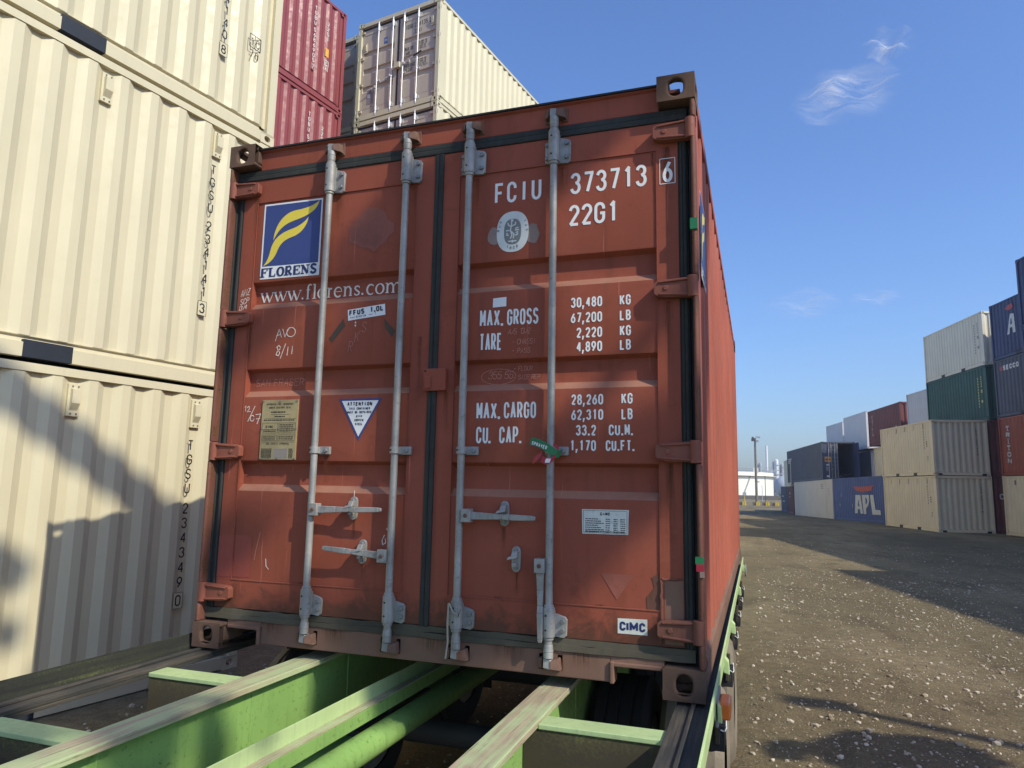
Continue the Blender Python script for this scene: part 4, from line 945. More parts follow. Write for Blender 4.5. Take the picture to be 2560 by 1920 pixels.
write(mb, Fb, 'CSC SAFETY APPROVAL', -.904, .987, .0098, .0054, .0074, .0018, B_)
for i in range(8): greek(mb, Fb, -.930, -.868, .964 - i * .0063, .0036, B_, 50 + i); rect(mb, Fb, -.858, .963 - i * .0063, -.775, .9676 - i * .0063, 'grey_label', Fb.step()); greek(mb, Fb, -.767, -.742, .964 - i * .0063, .0036, B_, 70 + i)
for x in (-.934, -.833, -.733):
    for z in (.920, 1.068, 1.207): mb.cyl((x, .0545, z), (x, .0505, z), .0045, 'bolt', 8)
mb.build('approval_plate', dl)
mb = MB()
poly(mb, FS, [(-1.147, .53), (-1.06, .535), (-1.06, .335), (-1.147, .33)], 'red_patch'); poly(mb, F1, [(-1.056, .535), (-.962, .538), (-.952, .525), (-.948, .335), (-1.056, .335)], 'red_patch')
mb.build('paint_patch', dl)
rnd = random.Random(12); mb = MB()
pts = [(-.365 + (.13 + rnd.uniform(-.02, .02)) * math.cos(a) * (abs(math.cos(a)) ** .3), 2.06 + (.115 + rnd.uniform(-.02, .02)) * math.sin(a) * (abs(math.sin(a)) ** .3)) for a in [k * .2618 for k in range(24)]]
poly(mb, F1, pts, 'ghost'); mb.build('decal_residue', dl)
mb = MB(); poly(mb, F1, [(.80, .455), (.868, .352), (.94, .455)], 'ghost'); mb.build('decal_residue', dr)
mb = MB()
ribbon(mb, F1, [(-.892, 1.518), (-.873, 1.580)], .0042, 'chalk'); ribbon(mb, F1, [(-.872, 1.578), (-.856, 1.535)], .0042, 'chalk'); ribbon(mb, F1, [(-.888, 1.545), (-.862, 1.552)], .0042, 'chalk')
ribbon(mb, F1, [(-.852, 1.580), (-.836, 1.537), (-.836, 1.537)][:2], .0042, 'chalk'); ribbon(mb, F1, [(-.837, 1.535), (-.812, 1.585)], .0042, 'chalk'); ribbon(mb, F1, [(-.800 + .026 * math.cos(a), 1.560 + .024 * math.sin(a)) for a in [2.2 + k * .42 for k in range(16)]], .0044, 'chalk')
ribbon(mb, F1, [(-.856, 1.482), (-.868, 1.494), (-.880, 1.485), (-.872, 1.470), (-.860, 1.455), (-.868, 1.440), (-.882, 1.446), (-.876, 1.462), (-.858, 1.478)], .0044, 'chalk')
ribbon(mb, F1, [(-.856, 1.425), (-.828, 1.502)], .0044, 'chalk'); ribbon(mb, F1, [(-.812, 1.485), (-.816, 1.440)], .0044, 'chalk'); ribbon(mb, F1, [(-.786, 1.488), (-.788, 1.446)], .0044, 'chalk')
mb.build('chalk_note', dl)
mb = MB()
scrawl(mb, FS, 'ANZ', -1.126, 1.766, .036, .014, .020, .0036, 'chalk', .2); scrawl(mb, FS, 'SCP', -1.126, 1.722, .030, .013, .019, .0036, 'chalk', .2); scrawl(mb, FS, '13/4', -1.136, 1.690, .024, .011, .018, .0034, 'chalk', .2)
ribbon(mb, F1, [(-1.052, 1.178), (-1.045, 1.186), (-1.046, 1.158)], .0042, 'chalk'); ribbon(mb, F1, [(-1.038, 1.176), (-1.026, 1.184), (-1.022, 1.172), (-1.036, 1.155), (-1.014, 1.157)], .0042, 'chalk')
ribbon(mb, F1, [(-1.028, 1.105), (-.988, 1.185)], .0042, 'chalk'); ribbon(mb, F1, [(-1.002 + .012 * math.cos(a), 1.122 + .015 * math.sin(a)) for a in [k * .52 for k in range(14)]], .0042, 'chalk'); ribbon(mb, F1, [(-.982, 1.140), (-.952, 1.143), (-.970, 1.092)], .0042, 'chalk'); ribbon(mb, F1, [(-.978, 1.118), (-.952, 1.120)], .0042, 'chalk')
mb.build('chalk_note', dl)
mb = MB()
scrawl(mb, FT, 'SAM FRASER', -1.022, 1.290, .036, .022, .031, .0026, 'chalk_faint'); scrawl(mb, F1, 'RKS', -.462, 1.445, .05, .022, .036, .0026, 'chalk_faint', 1.3)
ribbon(mb, F1, [(-.205, .600), (-.188, .582), (-.192, .566)], .0042, 'chalk'); ribbon(mb, F1, [(-.192, .566), (-.180, .556), (-.178, .535), (-.196, .54)], .0042, 'chalk'); ribbon(mb, F1, [(-.214, .570), (-.226, .545), (-.222, .525), (-.206, .535), (-.21, .555)], .0042, 'chalk')
ribbon(mb, F1, [(-.905, .555), (-.925, .46), (-.93, .42)], .003, 'chalk_faint'); ribbon(mb, F1, [(-.862, .43), (-.858, .395), (-.842, .380)], .0042, 'chalk'); ribbon(mb, F1, [(-.384, .77), (-.385, .735)], .0042, 'chalk')
mb.build('chalk_note', dl)
# --- rust running down from hinges, brackets and rivets
rnd = random.Random(31)
for d_, x_, z_, w_, l_ in ((dl, -1.06, 2.30, .05, .30), (dl, -1.055, 1.60, .05, .34), (dl, -1.06, .91, .045, .30), (dl, -.93, .912, .02, .12), (dl, -.735, .912, .02, .12), (dl, -.56, 2.258, .06, .20), (dl, -.125, 2.258, .06, .22), (dl, -.55, .935, .05, .16), (dl, -.12, .935, .05, .18),
                         (dl, -.378, .628, .03, .12), (dl, -.318, .430, .03, .10), (dr, 1.09, 2.29, .05, .30), (dr, 1.09, 1.595, .05, .36), (dr, 1.09, .91, .05, .40), (dr, .205, 2.258, .06, .20), (dr, .625, 2.258, .06, .18), (dr, .37, .628, .03, .14), (dr, .435, .435, .03, .11), (dr, .98, .222, .03, .05), (dr, 1.03, 2.27, .02, .25), (dr, .075, 1.23, .03, .22), (dl, -.07, 1.5, .03, .4), (dl, -.66, .33, .05, .13), (dr, .80, .33, .06, .13), (dr, .35, .33, .05, .13)):
    stile = abs(x_) > 1.05 or abs(x_) < .11
    m = MB(); rect(m, Face((0, .056 if stile else .060, 0), (1, 0, 0), (0, 0, 1), .0007), x_ - w_ / 2, z_ - l_, x_ + w_ / 2, z_, 'run'); m.build('rust_run', d_)
for x_, l_ in ((-.8, .07), (-.45, .08), (.05, .07), (.4, .08), (.72, .07)):
    m = MB(); rect(m, Face((0, .052, 0), (1, 0, 0), (0, 0, 1), .0007), x_ - .09, .131 - l_, x_ + .09, .131, 'run'); m.build('rust_run', box)
# --- logo and marks on the sunny side panel
mb = MB(); Fx = Face((1.209, 0, 0), (0, 1, 0), (0, 0, 1), .004)
rect(mb, Fx, .285, 1.765, .615, 2.175, 'sticker'); rect(mb, Fx, .295, 1.83, .605, 2.165, 'navy', .001)
def band2(top, bot):
    a = bez([(.295 + u * .31, 1.83 + v * .335) for u, v in top]); b = bez([(.295 + u * .31, 1.83 + v * .335) for u, v in bot]); n = len(a)
    mb.add([Fx.P(*p, .002) for p in a] + [Fx.P(*p, .002) for p in b], [(i, i + 1, n + i + 1, n + i) for i in range(n - 1)], 'yellow')
band2([(.175, .415), (.19, .70), (.36, .86), (.56, .875), (.74, .885), (.89, .92), (.965, .995)], [(.175, .415), (.24, .56), (.34, .66), (.50, .70), (.68, .745), (.94, .79), (.965, .995)])
band2([(.02, .015), (.13, .12), (.12, .24), (.155, .33), (.22, .50), (.38, .545), (.50, .575), (.62, .605), (.73, .66), (.79, .745)], [(.02, .015), (.16, .05), (.23, .15), (.265, .25), (.32, .385), (.42, .42), (.52, .445), (.66, .48), (.77, .58), (.79, .745)])
slab(mb, Face((1.209, 0, 0), (0, 1, 0), (0, 0, 1), .007), 'FLORENS', .292, 1.775, .048, .0455, 'navy_text', .0135, .006)
mb.build('logo_board', box)
mb = MB(); mb.box(1.190, 1.2197, -.004, .03, 1.882, 1.930, 'tape_green'); mb.build('tape_mark', box); mb = MB(); mb.box(1.188, 1.2195, -.005, .02, .518, .545, 'tape_green'); mb.box(1.192, 1.2200, -.006, .018, .490, .518, 'tape_red'); mb.box(1.205, 1.2210, -.006, .012, .467, .490, 'glue'); mb.build('tape_mark', box)

# ================================================================ THINGS HANGING ON THE DOOR
tp = thing('tape_strip', 'crumpled green and red warning tape wrapped round the rightmost locking bar', 'tape', (.5895, .022, HC + .955))
mb = MB()
def strip(pts, wd, mat):
    P = [Vector(p) for p in pts]; U = Vector((.28, 0, .96))
    for i in range(len(P) - 1):
        mb.add([P[i] - U * wd / 2, P[i + 1] - U * wd / 2, P[i + 1] + U * wd / 2, P[i] + U * wd / 2], [(0, 1, 2, 3)], mat)
strip([(-.082, -.030, .044), (-.040, -.034, .034), (-.012, -.036, .018), (.012, -.032, .004), (.034, -.026, -.012), (.046, -.01, -.010)], .034, 'tape_green')
mb.build('green_band', tp); mb2 = MB(); Fg = Face((-.078, -.033, .034), (.93, 0, -.30), (.30, 0, .95), .004)
write(mb2, Fg, 'SPRAYED', .004, -.004, .015, .0082, .0105, .0028, 'sticker'); mb2.build('lettering', tp)
mb = MB(); strip([(-.074, -.016, -.040), (-.050, -.026, -.026), (-.032, -.030, -.012)], .03, 'tape_red'); strip([(-.030, -.034, -.034), (-.006, -.036, -.044), (.016, -.034, -.036), (.030, -.028, -.020)], .028, 'tape_red'); strip([(-.012, -.037, -.040), (.010, -.037, -.040)], .018, 'sticker'); strip([(.020, -.030, .030), (.042, -.020, .010)], .012, 'tape_red'); mb.build('red_band', tp)
mb = MB(); mb.tube([(.150, -.010, .300), (.172, -.012, .262), (.196, -.012, .250), (.205, -.008, .275)], .0045, 'rope'); mb.tube([(.150, -.012, .30), (.148, -.014, .22), (.152, -.014, .14), (.143, -.012, .07)], .0045, 'rope')
o = mb.build('cord', None, 60); o.location.z = HC; tag(o, 'short grey cord tied round the foot of the third locking bar from the left', 'cord')

# ================================================================ GREEN CHASSIS
tr = thing('trailer_chassis', 'green skeletal trailer with worn steel rails carrying the red container', 'trailer', (0, 0, HC))
Y0, Y1 = -3.6, 12.5
for sx in (-1, 1):
    q = lambda a, b: (min(sx * a, sx * b), max(sx * a, sx * b))
    xw = q(.593, .607); xf = q(.540, .665)
    m = MB(); m.box(*xw, Y0, Y1, -.47, -.043, 'tgreen'); m.box(*xf, Y0, Y1, -.50, -.47, 'tgreen'); m.box(*xf, Y0, Y1, -.0425, -.018, 'flange'); m.build('main_beam', tr, None, bevel=.003)
    rnd = random.Random(40 + sx); m = MB(); m.tube([(sx * .607 if sx > 0 else -.593, Y0 + .03 * i, -.0445 + rnd.uniform(-.0015, .0015)) for i in range(120)], .0055, 'tgreen', 6)
    for yy in (-1.86 + .745, -1.86 + 1.49, -1.86 + 2.235): m.tube([((.607 if sx > 0 else -.593), yy + .05 + rnd.uniform(-.002, .002), -.05 - .02 * i) for i in range(21)], .005, 'tgreen', 6)
    m.build('weld_bead', tr, 60)
    m = MB()
    m.box(*q(1.105, 1.232), Y0, 5.62, -.034, -.016, 'deckrail'); m.box(*q(1.105, 1.112), Y0, 5.62, -.050, -.0345, 'deckrail'); m.box(*q(1.165, 1.180), Y0, 5.62, -.0155, -.004, 'deckrail')
    m.build('side_rail', tr, None, bevel=.003)
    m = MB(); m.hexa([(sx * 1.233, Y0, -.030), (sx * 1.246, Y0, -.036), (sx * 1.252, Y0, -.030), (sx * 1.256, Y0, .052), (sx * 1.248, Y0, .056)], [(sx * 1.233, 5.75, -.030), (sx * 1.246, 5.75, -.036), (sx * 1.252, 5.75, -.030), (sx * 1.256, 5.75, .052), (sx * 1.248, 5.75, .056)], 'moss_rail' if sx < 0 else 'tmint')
    m.prism([(sx * 1.234, -.037), (sx * 1.246, -.037), (sx * 1.240, -.075), (sx * 1.228, -.075)], 'y', Y0, 5.62, 'tgreen'); m.build('guide_rail', tr, None, bevel=.002)
for i in range(20):
    y = -1.86 + .745 * i
    for sx in (-1, 1):
        if y < -3 or y > 12 or 0 < y < 3.2: continue
        q = lambda a, b: (min(sx * a, sx * b), max(sx * a, sx * b))
        a = 1.104 if y < 5.6 else .9
        m = MB(); m.box(*q(.666, a), y, y + .105, -.046, -.028, 'tmint'); m.box(*q(.608, a), y + .006, y + .016, -.36, -.046, 'mossy'); m.build('cross_member', tr, None, bevel=.003)
m = MB()
m.box(-.257, -.250, Y0, 5.0, -.165, -.098, 'tmint'); m.box(-.250, -.206, Y0, 5.0, -.1655, -.158, 'flange'); m.box(-.213, -.206, Y0, 5.0, -.222, -.166, 'tgreen'); m.build('centre_channel', tr, None, bevel=.002)
m = MB(); m.cyl((-.215, Y0, -.325), (-.215, 2.2, -.325), .060, 'tgreen', 24, caps=False); m.tube([(-.215, 2.2, -.325), (-.215, 2.35, -.34), (-.2, 2.5, -.42), (-.2, 2.5, -.6)], .06, 'tgreen', 16); m.build('air_pipe', tr, 60)
m = MB()
m.box(-.592, .592, 3.4, 3.42, -.40, -.24, 'mossy')
m.build('brace_plate', tr)
def wheel(parent, sx, xc, y, rubber='tyre'):
    r = .40; zc = -HC + r
    prof = [(p * 1.18, q) for p, q in [(-.115, .235), (-.125, .30), (-.118, .365), (-.098, .392), (-.094, .40), (-.060, .40), (-.056, .388), (-.048, .388), (-.044, .40), (-.006, .40), (-.003, .388), (.003, .388), (.006, .40), (.044, .40), (.048, .388), (.056, .388), (.060, .40), (.094, .40), (.098, .392), (.118, .365), (.125, .30), (.115, .235)]]
    n = 36; mb = MB(); vs = []; k = len(prof)
    for i in range(n):
        a = 2 * math.pi * i / n; vs += [(xc + p, y + q * math.cos(a), zc + q * math.sin(a)) for p, q in prof]
    mb.add(vs, [(i * k + j, i * k + j + 1, ((i + 1) % n) * k + j + 1, ((i + 1) % n) * k + j) for i in range(n) for j in range(k - 1)], rubber)
    t = mb.build('wheel', parent, 40)
    m2 = MB(); m2.cyl((xc - .12, y, zc), (xc + .12, y, zc), .238, 'rim', 28); m2.cyl((xc + sx * .111, y, zc), (xc + sx * .02, y, zc), .20, 'rim', 28); m2.cyl((xc + sx * .112, y, zc), (xc + sx * .124, y, zc), .08, 'rim', 18)
    for j in range(8): a = j * math.pi / 4; m2.cyl((xc + sx * .112, y + .14 * math.cos(a), zc + .14 * math.sin(a)), (xc + sx * .122, y + .14 * math.cos(a), zc + .14 * math.sin(a)), .014, 'bolt', 6)
    m2.build('rim', t, 40); return t
for y in (.86, 2.20):
    for sx in (-1, 1):
        wheel(tr, sx, sx * 1.105, y); wheel(tr, sx, sx * .775, y, 'strap')  # inner tyres free of dust, in black that also paints their shade
    m = MB(); m.cyl((-1.0, y, -HC + .40), (1.0, y, -HC + .40), .065, 'dark_steel', 18); m.build('axle', tr, 40)
    for sx in (-1, 1): m = MB(); m.box(min(sx * .52, sx * .60), max(sx * .52, sx * .60), y - .42, y + .42, -.50, -.44, 'dark_steel'); m.box(min(sx * .52, sx * .66), max(sx * .52, sx * .66), y - .08, y + .08, -.60, -.42, 'dark_steel'); m.build('leaf_spring', tr)
for y in (-.62, .30, 1.30, 2.25, 3.1, 3.9, 4.7):                                              # strap winches under the sunny rail, and brackets
    for sx in (1,):
        m = MB(); m.cyl((1.215, y - .10, -.185), (1.215, y + .10, -.185), .050, 'strap', 14)
        for k in (-.08, -.035, .01, .055): m.box(1.20, 1.273, y + k, y + k + .022, -.235, -.150, 'strap')
        m.box(1.236, 1.256, y - .11, y - .102, -.20, -.10, 'mossy'); m.box(1.236, 1.256, y + .10, y + .108, -.20, -.10, 'mossy'); m.build('strap_winch', tr, 40, bevel=.004)
        m = MB(); m.tube([(1.262, y - .12, -.14), (1.272, y - .05, -.165), (1.276, y + .03, -.175), (1.270, y + .1, -.15)], .003, 'white', 6); m.build('tie_wire', tr)
for y in (-.95, .02, .78, 1.80, 3.5, 5.35):
    m = MB(); m.hexa([(1.247, y, -.06), (1.275, y, -.07), (1.275, y + .06, -.07), (1.247, y + .06, -.06)], [(1.252, y, .012), (1.272, y, -.012), (1.272, y + .06, -.012), (1.252, y + .06, .012)], 'tmint'); m.build('stake_pocket', tr, None, bevel=.003)
m = MB(); m.tube([(1.29 + .0, 4.88 + .055 * math.cos(a), .0 + .055 * math.sin(a)) for a in [k * math.pi / 7 for k in range(15)]], .009, 'rim', 8); m.build('lashing_ring', tr, 60)
m = MB(); m.box(1.250, 1.262, .02, .22, -.085, .02, 'rim'); lampo = m.build('lamp_bracket', tr, None, bevel=.003)
m = MB(); m.box(1.262, 1.305, .045, .185, -.064, .000, 'lamp'); m.build('marker_lamp', tr, None, bevel=.008)
m = MB(); m.tube([(-.92, .35, -.03), (-.86, .6, -.10), (-.70, .9, -.20), (-.60, 1.2, -.28)], .008, 'cable', 6); m.tube([(-.92, .36, -.05), (-.85, .62, -.13), (-.70, .9, -.24), (-.60, 1.2, -.31)], .008, 'cable', 6); m.build('air_hose', tr)
m = MB()                                                                                    # black guard over the shaded wheels
pr = [(y_, z_) for y_, z_ in [(.86 + .50 * math.cos(R(a)), -HC + .40 + .50 * math.sin(R(a))) for a in range(30, 171, 14)]]
m.sheet([(u, v) for u, v in pr], 'x', -1.06, -.74, 'strap'); 
for k in range(5): m.sheet([(u, v + .006) for u, v in pr], 'x', -1.05 + k * .065, -1.02 + k * .065, 'strap')
m.build('mudguard', tr, 60)
for sx in (-1, 1): m = MB(); m.box(min(sx * .66, sx * 1.24), max(sx * .66, sx * 1.24), 2.75, 2.765, -HC + .12, -.12, 'strap'); m.build('mud_flap', tr)
for y in (6.3, 12.2): m = MB(); m.box(-1.0, 1.0, y, y + .12, -.38, -.03, 'tgreen'); m.build('bolster', tr)
for sx in (-1, 1): m = MB(); m.box(min(sx * .55, sx * .70), max(sx * .55, sx * .70), 9.4, 9.55, -HC + .05, -.45, 'dark_steel'); m.box(min(sx * .48, sx * .78), max(sx * .48, sx * .78), 9.3, 9.65, -HC + .0, -HC + .05, 'dark_steel'); m.build('landing_leg', tr)

# ================================================================ CREAM STACK BESIDE THE TRAILER
AZL = 9.19
dirL = Vector((math.sin(R(AZL)), math.cos(R(AZL)), 0)); nL = Vector((math.cos(R(AZL)), -math.sin(R(AZL)), 0))
P0 = Vector((-3.511, 1.518, 0)); TE = 1.40                                                  # far end of the stack along its face
def left_stack_loc(off=0.0, z=0.0, te=TE, L=L20):
    p = P0 + dirL * (te - L) - nL * (W20 / 2 + off); return (p.x, p.y, z)
def side_text(parent, sx, W, L, text, box_ch, ycen, ztop, h=.105, wd=.062, vp=.131, lw=.0125, mat='black', lift=.0, smat=None, frame_col='black'):
    """vertical lettering on a side panel; ycen along the container"""
    X = sx * (W / 2 - .008)
    F = Face((X, ycen, 0), (0, sx, 0), (0, 0, 1), .004 + lift)
    mb = MB(); z = ztop - h
    for ch in text:
        if ch != ' ': write(mb, F, ch, -wd / 2, z, h, wd, wd, lw, mat); z -= vp
        else: z -= vp * .38
    if box_ch:
        z -= vp * .22
        rect(mb, F, -wd * .80, z - .018, wd * .80, z + h + .018, smat or 'tan', -.001); frame_lines(mb, F, -wd * .82, z - .02, wd * .82, z + h + .02, .004, frame_col); write(mb, F, box_ch, -wd / 2, z, h, wd, wd, lw, mat)
    return mb.build('lettering', parent)
PH = .135
tiers = [('cream', 0.0, 'TGSU 234349', '0', 'cream container at the bottom of the near stack, half in shadow'),
         ('cream', 2.606, 'TGSU 234141', '3', 'cream container in the middle of the near stack, fully sunlit'),
         ('cream', 5.212, 'TGSU 234140', '8', 'cream container on top of the near stack, cut by the upper picture edge')]
for k, (nm, z, num_, chk, lab) in enumerate(tiers):
    t = box_container('shipping_container', lab, left_stack_loc(z=z, off=(.0, -.0, .0)[k]), AZL, L20, H20, 'tan', group=None, phase=PH, cast='tan')
    # number stands on an outer flat near the far end
    yc = .09 + PH + .278 * 18 + .036 + .139 * 0
    side_text(t, 1, W20, L20, num_, chk, L20 - .70, 2.12 if k else 2.10, h=.095, wd=.056, vp=.128, lw=.0125)
    for yv in (L20 - .665, L20 - 1.63 - .14, L20 - 3.44, .9): vent(t, 1, W20, L20, yv, 2.345 if k != 1 else 2.345)
    if k == 2:
        F = Face((W20 / 2 - .008, L20 - .33, 0), (0, 1, 0), (0, 0, 1), .005); m = MB()
        frame_lines(m, F, -.07, .935, .07, 1.075, .008, 'black'); ribbon(m, F, [(-.005, .935), (-.005, 1.075)], .007, 'black'); write(m, F, 'C', .010, .955, .09, .045, .05, .008, 'black'); write(m, F, '1', -.06, .955, .09, .045, .05, .008, 'black')
        write(m, F, '70', -.058, .825, .085, .042, .066, .009, 'black'); m.build('lettering', t)

# ================================================================ STACKS FURTHER BACK ON THE LEFT
ZL = [0.0, 2.606, 5.212, 7.818, 10.424]
cr = None
for k, z in enumerate(ZL):
    lab = ('crimson container with white vertical lettering, topmost behind the cream stack', 'crimson container directly under the topmost crimson one')[0 if k == 4 else 1] if k > 2 else 'crimson container low in the column hidden behind the cream stack'
    p = Vector((-7.70, 10.70, 0)) - dirL * L20 - nL * (W20 / 2)
    if k < 3 and cr: 
        t = copy_tree(cr); t.location.z = z; t['label'] = lab; t['group'] = 'hidden crimson containers'; continue
    t = box_container('shipping_container', lab, (p.x, p.y, z), AZL, L20, H20, 'crimson', phase=.09, cast='crimson', pockets=False, group='hidden crimson containers' if k < 3 else None)
    if k == 0: cr = t
    if k > 2:
        side_text(t, 1, W20, L20, 'TGBU 5686905', '7', L20 - 1.02, 2.18, h=.10, wd=.06, vp=.125, mat='white', smat='crimson', frame_col='white')
        side_text(t, 1, W20, L20, '22G1', '', L20 - .60, 2.02, h=.10, wd=.06, vp=.125, mat='white')
        F = Face((W20 / 2 - .008, L20 - .60, 0), (0, 1, 0), (0, 0, 1), .005); m = MB(); rect(m, F, -.055, 1.15, .055, 1.36, 'orange_label'); ribbon(m, F, [(-.035, 1.25), (.035, 1.25)], .02, 'gold'); m.build('hazard_label', t)
        m = MB(); frame_lines(m, F, -.06, .92, .06, 1.05, .012, 'white'); write(m, F, 'C', -.03, .93, .10, .06, .05, .014, 'white'); write(m, F, '70', -.05, .80, .09, .045, .06, .011, 'white'); m.build('lettering', t)
def door_container(name, label, loc, az, L, H, dmat, smat, group=None, lettering=None, rubb='black_gap'):
    t = thing(name, label, 'container', loc, az, group)
    frame(t, W20, L, H, smat, smat, True)
    for sx in (-1, 1): side_panel(t, sx, W20, L, .172, H - .07, smat, .1)
    end_wall(t, L - .03, W20, .15, H - .11, smat, 1)
    mb = MB(); mb.box(-1.16, 1.16, .07, L - .07, H - .035, H - .02, 'roofm'); mb.box(-1.15, 1.15, .11, L - .07, .13, .16, 'dark_steel'); mb.build('roof', t)
    castings(t, W20, L, H, smat)
    rear_end(t, dmat, detail=False, metals=('bright', 'bright', 'bolt'), rub=rubb, rub2=rubb)
    mb = MB(); mb.box(-1.058, 1.058, .060, .12, 2.462, 2.57, smat); mb.box(-1.058, -.87, .052, .12, .09, .133, smat); mb.box(.87, 1.058, .052, .12, .09, .133, smat); mb.box(-.87, .87, .052, .12, .03, .133, smat)
    for a in (-1.056, .872): mb.box(a, a + .184, .07, .12, .012, .09, 'pocket')
    mb.build('door_frame', t); return t
pd = Vector((-5.22, 10.73, 0)) - nL * (W20 / 2)
low = None
for k, z in enumerate(ZL):
    lab = {4: 'cream container with closed greige doors and four white bars, topmost behind the red one', 3: 'cream container whose door tops peek over the red roof edge, second from top'}.get(k, 'cream container low in the column hidden behind the red one')
    if k < 3 and low:
        t = copy_tree(low); t.location.z = z; t['label'] = lab; t['group'] = 'hidden cream containers'; continue
    t = door_container('shipping_container', lab, (pd.x, pd.y, z), AZL, L20, H20, 'tan_door', 'tan', group='hidden cream containers' if k < 3 else None)
    if k == 0: low = t
    if k == 4:
        F = Face((0, .060, 0), (1, 0, 0), (0, 0, 1), .003); Ff = Face((0, .056, 0), (1, 0, 0), (0, 0, 1), .003); m = MB()
        write(m, F, 'TGSU', .20, 2.06, .115, .042, .054, .012, 'black'); write(m, F, '234135', .455, 2.06, .115, .050, .066, .012, 'black'); write(m, F, '2', .885, 2.06, .115, .055, .07, .012, 'black'); write(m, F, '22G1', .46, 1.90, .10, .042, .055, .011, 'black')
        write(m, F, 'MAX.GR.', .195, 1.50, .10, .036, .046, .010, 'black'); write(m, F, 'TARE', .195, 1.39, .09, .036, .046, .010, 'black')
        for i, s_ in enumerate(('30,480 KG', '67,200 LB', '2,040 KG', '4,500 LB')): write(m, F, s_, .58, 1.62 - i * .056, .045, .022, .030, .007, 'black')
        write(m, F, 'PAYLOAD', .195, 1.065, .10, .036, .046, .010, 'black'); write(m, F, 'CU.CAP.', .195, .955, .10, .036, .046, .010, 'black')
        for i, s_ in enumerate(('28,440 KG', '62,700 LB', '33.2 CU.M', '1,172 CU.FT')): write(m, F, s_, .58, 1.165 - i * .056, .045, .022, .030, .007, 'black')
        m.build('lettering', t)
        m = MB(); F = Face((0, .060, 0), (1, 0, 0), (0, 0, 1), .004); rect(m, F, -.44, 1.90, -.34, 2.06, 'blue_label'); write(m, Face((0, .06, 0), (1, 0, 0), (0, 0, 1), .006), 'TEX', -.43, 1.95, .06, .022, .029, .007, 'sticker'); rect(m, F, -.90, .42, -.70, .78, 'grey_label'); rect(m, Face((0, .06, 0), (1, 0, 0), (0, 0, 1), .006), -.89, .58, -.80, .68, 'sticker'); m.build('label_plate', t)
        m = MB(); m.box(-.05, .11, -.03, .054, 1.10, 1.24, 'tan'); m.build('lock_box', t, None, bevel=.006)
        for x0, z0, x1, z1 in ((-.595, .80, -.90, .74), (-.16, .98, -.46, .86), (.174, 1.18, .50, 1.28)): 
            handle(t, x0 + (.04 if x1 > x0 else -.04), z0, x1, z1, 'bright')
            handle_retainer(t, (x0 + x1) / 2, (z0 + z1) / 2 - .055, (z0 + z1) / 2 + .055, ('bright', 'bright', 'bolt'))
        m = MB(); m.hexa([(.50, -.01, 1.262), (.50, .008, 1.262), (.50, .008, 1.298), (.50, -.01, 1.298)], [(.72, -.01, 1.33), (.72, .008, 1.33), (.72, .008, 1.366), (.72, -.01, 1.366)], 'black'); m.build('handle_grip', t)
        for xv, zv in ((-1.00, 1.93), (.985, 2.08)): m = MB(); m.box(xv - .045, xv + .045, .040, .057, zv - .13, zv + .12, 'tan_door'); m.hexa([(xv - .03, .03, zv - .08), (xv + .03, .03, zv - .08), (xv + .03, .04, zv - .08), (xv - .03, .04, zv - .08)], [(xv - .03, .01, zv + .08), (xv + .03, .01, zv + .08), (xv + .03, .04, zv + .08), (xv - .03, .04, zv + .08)], 'tan'); m.build('vent_cover', t)
ps = Vector((-7.79, 11.42, 0)) - nL * (W20 / 2); low = None
for k, z in enumerate(ZL):
    lab = {4: 'shaded cream container with dark seals, squeezed between the crimson column and the door column', 3: 'shaded cream container just under the squeezed one beside the crimson column'}.get(k, 'cream container low in the shaded column behind the crimson ones')
    if low: t = copy_tree(low); t.location.z = z; t['label'] = lab
    else: t = door_container('shipping_container', lab, (ps.x, ps.y, z), AZL, L20, H20, 'tan_door', 'tan'); low = t
    if k < 3: t['group'] = 'hidden shaded containers'

# the left row goes on along the road, hidden behind the red container
hl = None
for bay in range(7):
    for k in range(4):
        if hl is None: t = hl = box_container('shipping_container', 'cream container of the left row further along the road, hidden behind the red one', (-4.6, 19.0, 0), 0, L20, H20, 'tan', pockets=False)
        else: t = copy_tree(hl); t.location = (-4.6, 19.0 + 6.15 * bay, 2.606 * k + gz(22 + 6.15 * bay))
        t['group'] = 'cream containers hidden behind the red one'

# ================================================================ STACKS ON THE RIGHT SIDE OF THE ROAD
AZR = -12.4
dirR = Vector((math.sin(R(AZR)), math.cos(R(AZR)), 0)); wR = Vector((math.cos(R(AZR)), -math.sin(R(AZR)), 0))
def right_box(label, corner, far, z, L, H, mat, az=AZR, **kw):
    """corner = road-side corner on the ground; far tells whether it is the end away from the viewer"""
    a = R(az); d = Vector((math.sin(a), math.cos(a), 0)); w_ = Vector((math.cos(a), -math.sin(a), 0))
    p = Vector((corner[0], corner[1], 0)) + w_ * (W20 / 2) - (d * L if far else d * 0)
    return box_container('shipping_container', label, (p.x, p.y, z), az, L, H, mat, **kw)
